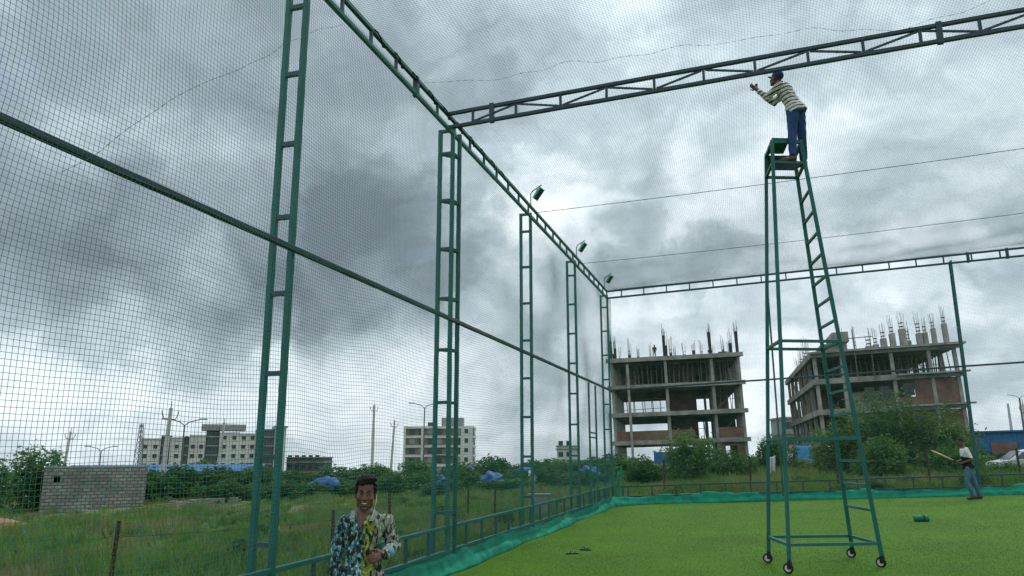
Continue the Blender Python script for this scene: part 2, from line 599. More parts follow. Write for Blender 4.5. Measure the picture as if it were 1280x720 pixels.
def roofz(x, y):
    return TOP + K * x + 0.003 * max(0, y - 11)


# ------------------------------------------------------------------ ground
def axis(parts):
    return np.unique(np.round(np.concatenate([np.arange(*p) for p in parts]), 3))


gx = axis([(-2500, -200, 150), (-200, -60, 10), (-60, 30, 0.9), (30, 120, 8), (120, 2501, 150)])
gy = axis([(-60, -6, 6), (-6, 70, 0.9), (70, 220, 8), (220, 3001, 150)])
X, Y = np.meshgrid(gx, gy, indexing='ij')
Z = gz_np(X, Y)
bumps = 0.05 * np.sin(X * 0.9 + 1.3 * np.sin(Y * 0.31)) * np.sin(Y * 0.77 + X * 0.21) + 0.03 * np.sin(X * 2.3 + Y * 1.7)
inside = (X > WX - 0.6) & (Y < FY + 0.6)
Z = Z + np.where(inside, -0.06, bumps - 0.02)
hill = 0.5 * np.exp(-(((X + 30) / 12) ** 2 + ((Y - 34) / 6) ** 2))
Z += np.where(inside, 0, hill * 0.35)
nx, ny = X.shape
idx = np.arange(nx * ny).reshape(nx, ny)
fc = np.stack([idx[:-1, :-1], idx[1:, :-1], idx[1:, 1:], idx[:-1, 1:]], -1).reshape(-1, 4)
me = fast_mesh('ground', np.stack([X, Y, Z], -1).reshape(-1, 3), fc)
gm = bpy.data.materials.new('weedy_ground')
gm.use_nodes = True
nt = gm.node_tree
b = nt.nodes['Principled BSDF']
b.inputs['Roughness'].default_value = 0.95
b.inputs['Specular IOR Level'].default_value = 0.1
tc = nt.nodes.new('ShaderNodeTexCoord')
n1 = nt.nodes.new('ShaderNodeTexNoise'); n1.inputs['Scale'].default_value = 0.22; n1.inputs['Detail'].default_value = 8
n2 = nt.nodes.new('ShaderNodeTexNoise'); n2.inputs['Scale'].default_value = 2.6; n2.inputs['Detail'].default_value = 8
for n in (n1, n2):
    nt.links.new(tc.outputs['Object'], n.inputs['Vector'])
r1 = nt.nodes.new('ShaderNodeValToRGB')
r1.color_ramp.elements[0].position, r1.color_ramp.elements[1].position = 0.3, 0.72
r1.color_ramp.elements[0].color = (0.045, 0.085, 0.020, 1)
r1.color_ramp.elements[1].color = (0.18, 0.14, 0.085, 1)
ee = r1.color_ramp.elements.new(0.52); ee.color = (0.075, 0.115, 0.032, 1)
nt.links.new(n1.outputs['Fac'], r1.inputs[0])
r2 = nt.nodes.new('ShaderNodeMapRange')
r2.inputs['From Min'].default_value, r2.inputs['From Max'].default_value = 0.3, 0.7
r2.inputs['To Min'].default_value, r2.inputs['To Max'].default_value = 0.55, 1.25
nt.links.new(n2.outputs['Fac'], r2.inputs['Value'])
mx = nt.nodes.new('ShaderNodeMix'); mx.data_type = 'RGBA'; mx.blend_type = 'MULTIPLY'
mx.inputs['Factor'].default_value = 1
nt.links.new(r1.outputs[0], mx.inputs['A']); nt.links.new(r2.outputs[0], mx.inputs['B'])
nt.links.new(mx.outputs['Result'], b.inputs['Base Color'])
bp = nt.nodes.new('ShaderNodeBump'); bp.inputs['Strength'].default_value = 0.8; bp.inputs['Distance'].default_value = 0.06
nt.links.new(n2.outputs['Fac'], bp.inputs['Height']); nt.links.new(bp.outputs[0], b.inputs['Normal'])
tag(link('ground', me, gm), kind='structure')

# ------------------------------------------------------------------ turf inside the cage
tm = bpy.data.materials.new('artificial_turf')
tm.use_nodes = True
nt = tm.node_tree
b = nt.nodes['Principled BSDF']
b.inputs['Roughness'].default_value = 0.8
b.inputs['Specular IOR Level'].default_value = 0.15
tc = nt.nodes.new('ShaderNodeTexCoord')
nf = nt.nodes.new('ShaderNodeTexNoise'); nf.inputs['Scale'].default_value = 45; nf.inputs['Detail'].default_value = 6; nf.inputs['Roughness'].default_value = 0.7
nb = nt.nodes.new('ShaderNodeTexNoise'); nb.inputs['Scale'].default_value = 0.55; nb.inputs['Detail'].default_value = 6
mpt = nt.nodes.new('ShaderNodeMapping'); mpt.inputs['Scale'].default_value = (1, 2.2, 1)
nt.links.new(tc.outputs['Object'], mpt.inputs[0])
nt.links.new(mpt.outputs[0], nf.inputs['Vector']); nt.links.new(tc.outputs['Object'], nb.inputs['Vector'])
rp = nt.nodes.new('ShaderNodeValToRGB')
rp.color_ramp.elements[0].position, rp.color_ramp.elements[1].position = 0.36, 0.62
rp.color_ramp.elements[0].color = (0.033, 0.096, 0.004, 1)
rp.color_ramp.elements[1].color = (0.074, 0.172, 0.008, 1)
nf2 = nt.nodes.new('ShaderNodeTexNoise'); nf2.inputs['Scale'].default_value = 9; nf2.inputs['Detail'].default_value = 5; nf2.inputs['Roughness'].default_value = 0.75
mpt2 = nt.nodes.new('ShaderNodeMapping'); mpt2.inputs['Scale'].default_value = (0.6, 2.6, 1)
nt.links.new(tc.outputs['Object'], mpt2.inputs[0]); nt.links.new(mpt2.outputs[0], nf2.inputs['Vector'])
avn = nt.nodes.new('ShaderNodeMath'); avn.operation = 'MULTIPLY_ADD'; avn.inputs[1].default_value = 0.45
avm = nt.nodes.new('ShaderNodeMath'); avm.operation = 'MULTIPLY'; avm.inputs[1].default_value = 0.55
nt.links.new(nf.outputs['Fac'], avm.inputs[0]); nt.links.new(nf2.outputs['Fac'], avn.inputs[0]); nt.links.new(avm.outputs[0], avn.inputs[2])
nt.links.new(avn.outputs[0], rp.inputs[0])
mrt = nt.nodes.new('ShaderNodeMapRange')
mrt.inputs['From Min'].default_value, mrt.inputs['From Max'].default_value = 0.3, 0.7
mrt.inputs['To Min'].default_value, mrt.inputs['To Max'].default_value = 0.80, 1.12
nt.links.new(nb.outputs['Fac'], mrt.inputs['Value'])
mx = nt.nodes.new('ShaderNodeMix'); mx.data_type = 'RGBA'; mx.blend_type = 'MULTIPLY'; mx.inputs['Factor'].default_value = 1
nt.links.new(rp.outputs[0], mx.inputs['A']); nt.links.new(mrt.outputs[0], mx.inputs['B'])
# worn patches, slightly browner
nw = nt.nodes.new('ShaderNodeTexNoise'); nw.inputs['Scale'].default_value = 0.3; nw.inputs['Detail'].default_value = 8; nw.inputs['Roughness'].default_value = 0.65
nt.links.new(tc.outputs['Object'], nw.inputs['Vector'])
mw = nt.nodes.new('ShaderNodeMapRange')
mw.inputs['From Min'].default_value, mw.inputs['From Max'].default_value = 0.56, 0.74
mw.inputs['To Max'].default_value = 0.35
nt.links.new(nw.outputs['Fac'], mw.inputs['Value'])
mx2 = nt.nodes.new('ShaderNodeMix'); mx2.data_type = 'RGBA'
mx2.inputs['B'].default_value = (0.055, 0.095, 0.015, 1)
nt.links.new(mw.outputs[0], mx2.inputs['Factor']); nt.links.new(mx.outputs['Result'], mx2.inputs['A'])
nt.links.new(mx2.outputs['Result'], b.inputs['Base Color'])
bp = nt.nodes.new('ShaderNodeBump'); bp.inputs['Strength'].default_value = 0.7; bp.inputs['Distance'].default_value = 0.015
nt.links.new(nf.outputs['Fac'], bp.inputs['Height']); nt.links.new(bp.outputs[0], b.inputs['Normal'])

TX0, TY1, CRAD = -4.5, 26.62, 1.5


def turf_edge_x(y):
    """left edge of the turf; the corner is rounded"""
    if y > TY1 - CRAD:
        t = min((y - (TY1 - CRAD)) / CRAD, 1.0)
        return TX0 + CRAD * (1 - math.sqrt(max(0.0, 1 - t * t)))
    return TX0 + 0.04 * math.sin(y * 1.1) + 0.03 * math.sin(y * 2.7)


ys = np.concatenate([np.arange(-8, 24, 0.6), TY1 - CRAD + CRAD * np.sin(np.linspace(0, math.pi / 2, 22))])
ys = np.unique(ys)
us = np.linspace(0, 1, 26)
tv = []
for y in ys:
    x0 = turf_edge_x(y)
    for u in us:
        x = x0 + (RX - x0) * u
        tv.append((x, y, gz(x, y) + 0.010 + 0.006 * math.sin(x * 1.3 + y * 0.9)))
idx = np.arange(len(ys) * len(us)).reshape(len(ys), len(us))
fc = np.stack([idx[:-1, :-1], idx[:-1, 1:], idx[1:, 1:], idx[1:, :-1]], -1).reshape(-1, 4)
tag(link('turf', fast_mesh('turf', tv, fc), tm), kind='structure')

tr = np.random.default_rng(21)
nb_ = 260000
tD = 8.0 * (28.0 / 8.0) ** tr.uniform(0, 1, nb_)
tth = tr.uniform(rad(-22), rad(28), nb_)
tx, ty = -tD * np.sin(tth), tD * np.cos(tth)
ok_ = (tx > TX0 + 0.15) & (tx < RX - 0.2) & (ty < TY1 - 0.1) & ~((tx < TX0 + CRAD) & (ty > TY1 - CRAD))
tx, ty, tD = tx[ok_], ty[ok_], tD[ok_]
tz = gz_np(tx, ty) + 0.009 + 0.006 * np.sin(tx * 1.3 + ty * 0.9)
ta = tr.uniform(0, 6.283, len(tx))
tw = 0.0016 * (1 + tD / 12)
thh = tr.uniform(0.006, 0.017, len(tx))
b0 = np.stack([tx, ty, tz], -1)
sd0 = np.stack([np.cos(ta), np.sin(ta), 0 * ta], -1) * tw[:, None]
tb = tr.uniform(0, 6.283, len(tx))
tp0 = b0 + np.stack([np.cos(tb) * thh * 0.7, np.sin(tb) * thh * 0.7, thh], -1)
tvv = np.stack([b0 - sd0, b0 + sd0, tp0], 1).reshape(-1, 3)
M['pile'] = mat('turf_fibres', (0.082, 0.184, 0.009), 0.6, (0.052, 0.130, 0.006), 60, spec=0.2, detail=3)
tag(link('turf_pile', fast_mesh('turf_pile', tvv, np.arange(len(tvv)).reshape(-1, 3)), M['pile']), 'short upright fibres of the artificial turf', 'turf pile', kind='stuff')

# ------------------------------------------------------------------ steel frame of the cage
RW = 0.064           # steel box section
LADDER = 0.235       # depth of a ladder post


def ladder_post(name, pos, ztop, axis_, label, group, third=None, mid_double=False, pitch=0.86, zb=-0.3, wdt=RW):
    """two upright rails with rungs between them; axis_ is the direction from the inner to the outer rail"""
    x, y = pos
    base = gz(x, y)
    o = empty(name, (x, y, base), label, 'post', group)
    ax, ay = axis_
    h = ztop - base
    MB().beam((0, 0, zb), (0, 0, h), wdt).build('rail', M['paint'], o, bevel=0.006)
    MB().beam((ax * LADDER, ay * LADDER, zb), (ax * LADDER, ay * LADDER, h), wdt).build('rail', M['paint'], o, bevel=0.006)
    if third:
        MB().beam((third[0], third[1], zb), (third[0], third[1], h), wdt).build('rail', M['paint'], o, bevel=0.006)
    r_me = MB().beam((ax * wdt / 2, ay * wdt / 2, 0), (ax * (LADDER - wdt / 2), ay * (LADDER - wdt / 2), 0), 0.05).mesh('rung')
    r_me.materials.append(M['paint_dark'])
    if third:
        t1 = MB().beam((third[0], third[1], 0), (ax * LADDER, ay * LADDER, 0), 0.04).mesh('brace_rung')
        t1.materials.append(M['paint_dark'])
        t2 = MB().beam((third[0], third[1] - wdt / 2, 0), (0, wdt / 2, 0), 0.04).mesh('brace_rung')
        t2.materials.append(M['paint_dark'])
    q = bpy.data.objects.new('top_plate', r_me)
    COL.objects.link(q); q.parent = o; q.location = (0, 0, h - 0.03)
    z = h - 0.45
    while z > 0.35:
        q = bpy.data.objects.new('rung', r_me)
        COL.objects.link(q); q.parent = o; q.location = (0, 0, z)
        if third:
            for t in (t1, t2):
                q = bpy.data.objects.new('brace_rung', t)
                COL.objects.link(q); q.parent = o; q.location = (0, 0, z + 0.002)
        z -= pitch
    return o


GP = 'ladder posts of the netted cage'
ladder_post('ladder_post', (WX, 6.93), 7.21, (-1, 0), 'nearest green steel ladder post, tall beside the man in the patterned shirt', GP)
ladder_post('ladder_post', (WX, 11.58), 7.21, (-1, 0), 'green triple-rail post carrying the end of the long roof truss', GP, third=(0.02, 0.27))
ladder_post('ladder_post', (WX, 16.53), 7.21, (-1, 0), 'green ladder post between triple-rail post and the next floodlight post, below the highest floodlight', GP)
ladder_post('ladder_post', (WX, 21.3), 7.23, (-1, 0), 'slim looking green ladder post under the middle floodlight of the left side', GP)
ladder_post('ladder_post', (WX, 26.6), 7.26, (-1, 0), 'green corner ladder post where left and far nets meet', GP)
ladder_post('ladder_post', (0.83, FY), roofz(0.83, FY) + 0.12, (0, 1), 'far ladder post seen edge-on behind the tall scaffold', GP, wdt=0.05)
ladder_post('ladder_post', (6.45, FY), roofz(6.45, FY) + 0.12, (0, 1), 'far ladder post seen edge-on beside the batsman', GP, wdt=0.05)


def truss(name, p, q, depth, step, label, webs=True, strut=True, zig=0, m='paint', sec=0.06, start=0.3, mat2='paint_dark', plates=()):
    """two parallel chords with struts and, if webs, diagonals between them"""
    p, q = Vector(p), Vector(q)
    o = empty(name, p, label, 'truss', 'trusses of the cage')
    d = q - p
    L = d.length
    d.normalize()
    up = Vector((0, 0, 1))
    MB().beam((0, 0, 0), d * L, sec).build('chord', M[m], o, bevel=0.005)
    MB().beam(up * depth, d * L + up * depth, sec).build('chord', M[m], o, bevel=0.005)
    sm = MB().beam((0, 0, sec / 2), (0, 0, depth - sec / 2), 0.04).mesh('strut')
    sm.materials.append(M[mat2])
    s, i, prev = start, 0, None
    while s < L - 0.1:
        c = bpy.data.objects.new('strut', sm)
        COL.objects.link(c); c.parent = o; c.location = d * s
        if webs and prev is not None:
            lo, hi = sec / 2 + 0.012, depth - sec / 2 - 0.012
            a = d * (prev + 0.03) + up * (hi if (i + zig) % 2 else lo)
            b_ = d * (s - 0.03) + up * (lo if (i + zig) % 2 else hi)
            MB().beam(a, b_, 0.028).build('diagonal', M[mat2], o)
        prev = s
        s += step
        i += 1
    for s in plates:
        MB().box(d * s + up * depth / 2, (0.075, 0.075, depth + 0.09)).build('splice_plate', M[mat2], o)
    return o


truss('roof_truss', (WX, -2, roofz(WX, 0) - 0.0), (WX, 26.7, roofz(WX, 26.7)), 0.25, 0.785,
      'green truss running along the top of the left net', webs=False, plates=(12.0,))
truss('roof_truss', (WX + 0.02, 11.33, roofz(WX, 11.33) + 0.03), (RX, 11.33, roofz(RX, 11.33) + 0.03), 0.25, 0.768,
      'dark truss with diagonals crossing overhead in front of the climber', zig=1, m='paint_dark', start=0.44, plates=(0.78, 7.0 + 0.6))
truss('roof_truss', (WX, FY, roofz(WX, FY) + 0.03), (RX, FY, roofz(RX, FY) + 0.03), 0.25, 0.80,
      'thin far truss above the unfinished buildings', webs=False, m='paint_dark', start=0.5, plates=(11.6, 12.7))
truss('bottom_rail', (WX, -2, gz(WX, 0) + 0.28), (WX, 26.7, gz(WX, 26.7) + 0.27), 0.36, 0.785,
      'low green rail with short struts along the foot of the left net', webs=False, sec=0.05)
truss('bottom_rail', (WX, FY, gz(WX, FY) + 0.27), (RX, FY, gz(RX, FY) + 0.27), 0.33, 0.80,
      'low green rail with short struts along the foot of the far net', webs=False, sec=0.045, m='paint_dark', start=0.5)
tag(MB().beam((WX + 0.07, -2, 3.77), (WX + 0.07, 26.7, 3.83), 0.060).build('middle_beam', M['navy'], bevel=0.006),
    'dark steel beam crossing the left net at mid height', 'beam')
tag(MB().beam((WX, FY - 0.05, 3.86), (RX, FY - 0.05, 3.86 + K * (RX - WX)), 0.055).build('middle_beam', M['paint_dark'], bevel=0.005),
    'thin steel beam crossing the far net at mid height', 'beam')
gf = empty('gate_frame', (WX, 22.9, gz(WX, 22.9)), 'narrow green gate frame with double crossbar near the far left corner', 'gate frame')
for dy in (0, 1.05):
    MB().beam((0, dy, -0.2), (0, dy, 3.85), 0.05).build('upright', M['paint'], gf)
for dz in (2.22, 2.36):
    MB().beam((0, 0.025, dz), (0, 1.025, dz), 0.04).build('crossbar', M['paint_dark'], gf)


# ------------------------------------------------------------------ nets
def wave(p, seed):
    r = np.random.default_rng(seed)
    out = np.zeros(p.shape[:-1])
    for k in range(7):
        d = r.normal(size=2); d /= np.linalg.norm(d)
        fr = r.uniform(0.5, 3.4)
        out += np.sin((p[..., 0] * d[0] + p[..., 1] * d[1]) * fr + r.uniform(0, 6.28)) / fr
    return out


def net(name, fn, nrm, LU, LV, cell, rr, label, seg=0.36, amp=0.020, sag=0.035, seed=1, fade=None):
    """cords in two directions over a (u,v) sheet; fn maps u,v arrays to points"""
    n = np.array(nrm, float)
    V_, F_ = [], []
    off = 0
    for direction in (0, 1):
        La, Lb = (LU, LV) if direction == 0 else (LV, LU)
        nc = int(Lb / cell) + 1
        ns = int(La / seg) + 2
        a = np.linspace(0, La, ns)[None, :].repeat(nc, 0)
        bb = (np.arange(nc) * cell)[:, None].repeat(ns, 1)
        u, v = (a, bb) if direction == 0 else (bb, a)
        uv = np.stack([u, v], -1)
        edge = np.clip(np.minimum(np.minimum(u, LU - u), np.minimum(v, LV - v)) / 0.4, 0, 1)
        du = wave(uv, seed) * amp * edge
        dv = wave(uv, seed + 1) * amp * edge
        # a few snagged spots where the mesh is pulled together
        r = np.random.default_rng(seed + 5)
        for _ in range(30):
            cu, cv, rd = r.uniform(0, LU), r.uniform(0, LV), r.uniform(0.3, 0.9)
            g = np.exp(-((u - cu) ** 2 + (v - cv) ** 2) / rd ** 2) * r.uniform(0.05, 0.13)
            du += g * (cu - u); dv += g * (cv - v) * edge
        dn = (wave(uv, seed + 2) * sag) * edge
        P = fn(u + du, v + dv) + dn[..., None] * n
        t = np.gradient(P, axis=1)
        t /= np.linalg.norm(t, axis=-1, keepdims=True)
        s = np.cross(t, n); s /= np.linalg.norm(s, axis=-1, keepdims=True)
        ring = []
        for k in range(3):
            an = 2 * math.pi * k / 3 + 0.5
            ring.append(P + rr * (math.cos(an) * s + math.sin(an) * n))
        R_ = np.stack(ring, 2)                       # nc, ns, 3, 3
        V_.append(R_.reshape(-1, 3))
        idx = np.arange(nc * ns * 3).reshape(nc, ns, 3) + off
        for k in range(3):
            j = (k + 1) % 3
            F_.append(np.stack([idx[:, :-1, k], idx[:, :-1, j], idx[:, 1:, j], idx[:, 1:, k]], -1).reshape(-1, 4))
        off += nc * ns * 3
    o = link(name, fast_mesh(name, np.concatenate(V_), np.concatenate(F_)), M['cord'])
    return tag(o, label, 'net', 'nets of the cage')


CELL = 0.042
net('safety_net', lambda u, v: np.stack([np.full_like(u, WX + 0.12), u - 2.0, gz(WX, 0) + 0.22 + v], -1), (1, 0, 0), 28.65, 7.05, CELL, 0.0019,
    'square mesh net hanging along the left side from truss to rail', seed=3)
net('safety_net', lambda u, v: np.stack([WX + u, np.full_like(u, FY - 0.12), gz(WX, FY) + 0.25 + K * u + v], -1), (0, 1, 0), RX - WX, 6.95, CELL, 0.0014,
    'square mesh net closing the far end in front of the unfinished buildings', seed=23)
net('safety_net', lambda u, v: np.stack([WX + u, 0.0 + v, roofz(WX, 0) + K * u + 0.30 + 0.003 * np.maximum(0, v - 11)
                                         - 0.22 * np.sin(np.clip(v / 11.3, 0, 1) * math.pi) ** 2 * 0.6
                                         - 0.25 * np.sin(np.clip((v - 11.4) / 15.3, 0, 1) * math.pi)], -1),
    (0, 0, 1), RX - WX, FY, CELL, 0.0015, 'square mesh roof net stretched over the whole cage', seed=43, seg=0.45, sag=0.022)

def seam(pts, r, label, seed, wob=0.02):
    """laced joint of two net widths: a thin line that wanders a little, with a knot every few meshes"""
    rr_ = random.Random(seed)
    P = [Vector(p) for p in pts]
    out_ = []
    for a_, b_ in zip(P[:-1], P[1:]):
        n_ = max(2, int((b_ - a_).length / 0.042))
        out_ += [a_.lerp(b_, i / n_) for i in range(n_)]
    ph = [rr_.uniform(0, 6.28) for _ in range(4)]
    out_ = [q_ + Vector((0, wob * (math.sin(i * 0.11 + ph[0]) + 0.4 * math.sin(i * 0.37 + ph[1])), wob * (math.sin(i * 0.09 + ph[2]) + 0.4 * math.sin(i * 0.31 + ph[3])))) for i, q_ in enumerate(out_)]
    tag(MB().path(out_, [r * (1.9 if i % 3 == 0 else 0.7) for i in range(len(out_))], 5).build('net_seam', M['cord']), label, 'net seam', 'laced seams of the nets')


seam([(-4.53, 3.9, 3.58), (-4.53, 4.59, 4.27), (-4.53, 5.38, 5.03), (-4.53, 6.34, 5.9), (-4.53, 7.6, 6.9)], 0.0018, 'diagonal laced seam of the left net, upper left of the picture', 1)
seam([(-4.5, 9.97, 7.27), (-3.17, 10.28, 7.32), (-2.41, 10.2, 7.35), (-1.46, 10.44, 7.39), (-0.53, 10.3, 7.43), (0.59, 10.53, 7.47), (2.03, 10.9, 7.53), (4.2, 10.7, 7.6)], 0.0019,
     'wavering seam of the roof net above the overhead truss', 3, 0.05)

# bunched spare netting at the corner post
bn = MB()
for k in range(9):
    ph = random.uniform(0, 6)
    xx, yy = WX + 0.14 + random.uniform(-0.06, 0.22), FY - 0.25 + random.uniform(-0.2, 0.08)
    pts = [(xx + 0.04 * math.sin(z * 3 + ph), yy + 0.04 * math.cos(z * 2.3 + ph), z) for z in np.arange(0.1, 1.3 + random.uniform(-0.6, 0.5), 0.2)]
    bn.path(pts, [0.014 + 0.007 * math.sin(i + ph) for i in range(len(pts))], 6)
tag(bn.build('gathered_net', M['shade_cloth'], smooth=True), 'spare green netting bunched up against the far left corner post', 'net')


# ------------------------------------------------------------------ shade cloth skirts at the turf edge
def skirt(name, path, normals, label, seed):
    r = np.random.default_rng(seed)
    P = np.array(path); N = np.array(normals)
    s = np.concatenate([[0], np.cumsum(np.linalg.norm(np.diff(P, axis=0), axis=1))])
    fine = np.arange(0, s[-1], 0.035)
    px = np.interp(fine, s, P[:, 0]); py = np.interp(fine, s, P[:, 1])
    nx_ = np.interp(fine, s, N[:, 0]); ny_ = np.interp(fine, s, N[:, 1])
    nv = 9
    rp_ = [(r.uniform(0.5, 1.6), r.uniform(0, 6.28), r.uniform(0.0, 1.0)) for _ in range(9)]
    pl = sum(np.sin(fine * f0 * (4 + 5 * k) + p0 + 2.2 * np.sin(fine * (0.7 + w0))) / (1 + 0.5 * k) for k, (f0, p0, w0) in enumerate(rp_)) * 0.006
    hgt = 0.27 + 0.035 * np.sin(fine * 1.3 + r.uniform(0, 6)) + 0.03 * np.sin(fine * 0.47 + 1) + 0.02 * np.sin(fine * 4.1) + 0.012 * np.sin(fine * 11.3 + 1.7 * np.sin(fine * 2.1))
    vv = []
    for i, f_ in enumerate(fine):
        for j in range(nv):
            t = j / (nv - 1)
            fold = (0.010 * math.sin(f_ * 7.3 + 2.5 * math.sin(f_ * 0.8) + t * 1.2) + 0.007 * math.sin(f_ * 17 + 3 * t) + 0.016 * math.sin(t * 9 + 2.0 * math.sin(f_ * 1.1))) * (0.4 + t * (1 - t) * 2.0)
            fold += pl[i] * (0.3 + 0.9 * t)
            lean = 0.17 * t
            bulge = 0.02 * math.sin(t * math.pi)
            dx = -lean + bulge + fold + 0.02
            x, y = px[i] + nx_[i] * dx, py[i] + ny_[i] * dx
            vv.append((x, y, gz(x, y) + 0.012 + hgt[i] * t + 0.012 * math.sin(f_ * 9 + 5 * t) * t))
    idx = np.arange(len(fine) * nv).reshape(len(fine), nv)
    fc_ = np.stack([idx[:-1, :-1], idx[1:, :-1], idx[1:, 1:], idx[:-1, 1:]], -1).reshape(-1, 4)
    me_ = fast_mesh(name, vv, fc_)
    for p_ in me_.polygons:
        p_.use_smooth = True
    o = link(name, me_, M['shade_cloth'])
    md = o.modifiers.new('thickness', 'SOLIDIFY'); md.thickness = 0.004
    return tag(o, label, 'shade cloth', 'shade cloth skirts')


lp = [(turf_edge_x(y) - 0.0, y) for y in np.arange(-2, TY1 - CRAD, 0.4)]
ln = [(1.0, 0.0)] * len(lp)
for a in np.linspace(0, math.pi / 2, 10)[:-1]:
    lp.append((TX0 + CRAD * (1 - math.cos(a)), TY1 - CRAD + CRAD * math.sin(a)))
    ln.append((math.cos(a), -math.sin(a)))
skirt('shade_cloth_skirt', lp, ln, 'rumpled teal shade cloth strip along the left edge of the turf', 3)
fp = [(x, TY1 - 0.02 + 0.02 * math.sin(x * 1.7)) for x in np.arange(TX0 + CRAD - 0.35, RX, 0.4)]
skirt('shade_cloth_skirt', fp, [(0.0, -1.0)] * len(fp), 'rumpled teal shade cloth strip along the far edge of the turf', 5)


# ------------------------------------------------------------------ floodlights on the posts
M['lamp_green'] = mat('lamp_housing_green', (0.11, 0.42, 0.36), 0.4, (0.09, 0.34, 0.29), 4.0, spec=0.5)
def floodlight(loc, yaw, label):
    o = empty('floodlight', loc, label, 'floodlight', 'floodlights on the cage', rot=(0, 0, yaw))
    o.scale = (0.74, 0.74, 0.74)
    MB().path([(0, 0, 0), (0, 0, 0.40), (0.06, 0, 0.48), (0.38, 0, 0.64)], 0.018, 8).build('bracket', M['paint_dark'], o)
    hd = MB()
    R_ = Matrix.Rotation(rad(-52), 3, 'Y')
    c = Vector((0.27, 0, 0.36))
    for (cc, s) in (((0, 0, 0), (0.42, 0.32, 0.06)), ((0, 0, 0.045), (0.30, 0.22, 0.04))):
        m_ = MB().box(cc, s)
        hd.add([c + R_ @ Vector(p) for p in m_.v], m_.f)
    h = hd.build('lamp_head', M['lamp_green'], o, bevel=0.010)
    fin = MB()
    for k in range(6):
        m_ = MB().box((-0.11 + 0.044 * k, 0, 0.075), (0.010, 0.17, 0.04))
        fin.add([c + R_ @ Vector(p) for p in m_.v], m_.f)
    fin.build('cooling_fins', M['paint_dark'], h)
    m_ = MB().box((0, 0, -0.033), (0.36, 0.27, 0.01))
    MB().add([c + R_ @ Vector(p) for p in m_.v], m_.f).build('glass_front', M['glass'], h)
    st = MB()
    for sy in (-0.13, 0.13):
        st.path([c + Vector((0, sy, 0)), c + Vector((-0.02, sy, 0.12)), (0.20, 0, 0.55)], 0.010, 6)
    st.build('yoke', M['paint_dark'], o)
    return o


for (x, y, yaw, lab) in ((WX + 0.03, 16.47, -0.15, 'highest floodlight on the left truss, nearest to the camera'),
                         (WX + 0.03, 21.45, -0.15, 'middle floodlight on the left truss'),
                         (WX + 0.05, 25.9, -0.3, 'lowest looking floodlight at the far left corner of the truss'),
                         (9.0, FY, 2.9, 'floodlight on the far truss at the right edge of the picture')):
    floodlight((x, y, roofz(x, y) + 0.25), yaw, lab)


def cable(p, q, sag, label, r=0.008):
    p, q = Vector(p), Vector(q)
    pts = []
    for i in range(25):
        t = i / 24
        a = p.lerp(q, t); a.z -= sag * 4 * t * (1 - t)
        pts.append(a)
    return tag(MB().path(pts, r, 5).build('cable', M['wire']), label, 'cable', 'cables across the cage')


cable((WX + 0.1, 16.5, roofz(WX, 16) + 0.08), (RX, 16.4, roofz(RX, 16) + 0.1), 0.10, 'thin black cable crossing the cage from the highest floodlight', 0.007)
cable((WX + 0.1, 21.4, roofz(WX, 21) + 0.02), (RX, 21.3, roofz(RX, 21) + 0.1), 0.12, 'thin black cable crossing the cage from the middle floodlight', 0.007)
wr = []
for i in range(60):
    t = i / 59
    y = 8.5 + t * 6.0
    wr.append((WX + 0.01 + 0.045 * math.sin(t * 60), y, roofz(WX, y) + 0.25 + 0.045 * math.cos(t * 60)))
tag(MB().path(wr, 0.011, 5).build('lashing_rope', M['wire']), 'rope wound round the upper chord of the left truss near the triple-rail post', 'rope')

# ------------------------------------------------------------------ tall rolling scaffold
SB = {'FL': Vector((0.36, 11.47, 0)), 'FR': Vector((1.60, 12.0, 0)), 'BL': Vector((0.11, 12.52, 0)), 'BR': Vector((1.33, 13.02, 0))}
ST = {'FL': Vector((0.59, 11.62, 6.33)), 'FR': Vector((1.01, 11.78, 6.34)), 'BL': Vector((0.515, 12.25, 6.36)), 'BR': Vector((0.945, 12.40, 6.37))}
for k in SB:
    SB[k].z = gz(SB[k].x, SB[k].y) + 0.02
so = Vector((0.85, 12.25, gz(0.85, 12.25)))
sc = empty('rolling_scaffold', so, 'tall narrow green steel ladder tower on castors standing on the turf', 'scaffold')


def sp(k, z):
    a, b_ = SB[k], ST[k]
    t = (z - a.z) / (b_.z - a.z)
    return a.lerp(b_, t) - so


for k in SB:
    MB().beam(sp(k, SB[k].z + 0.14), sp(k, ST[k].z), 0.055).build('leg', M['paint'], sc, bevel=0.005)
    cs = empty('castor', sp(k, SB[k].z + 0.14)); cs.parent = sc
    MB().tube((0, 0, 0.03), (0, 0, -0.02), 0.03).build('swivel', M['black'], cs)
    MB().box((0.028, 0, -0.05), (0.008, 0.05, 0.09)).box((-0.028, 0, -0.05), (0.008, 0.05, 0.09)).build('fork', M['black'], cs)
    tyre = MB()
    for j in range(18):
        a0, a1 = 2 * math.pi * j / 18, 2 * math.pi * (j + 1) / 18
        q = []
        for a in (a0, a1):
            for (rr, xx) in ((0.062, -0.014), (0.072, 0.0), (0.062, 0.014), (0.045, 0.014), (0.045, -0.014)):
                q.append((xx, rr * math.cos(a) + 0.02, rr * math.sin(a) - 0.085))
        tyre.add(q, [(i, (i + 1) % 5, 5 + (i + 1) % 5, 5 + i) for i in range(5)])
    tyre.build('tyre', M['black'], cs)
    MB().tube((-0.012, 0.02, -0.085), (0.012, 0.02, -0.085), 0.046, n=16).build('wheel_disc', M['white_wall'], cs)
    cs.rotation_euler = (0, 0, rad({'FL': 70, 'FR': 60, 'BL': 80, 'BR': 65}[k]))


def brace(name, a, za, b_, zb, w=0.04):
    MB().beam(sp(a, za), sp(b_, zb), w).build(name, M['paint'], sc)


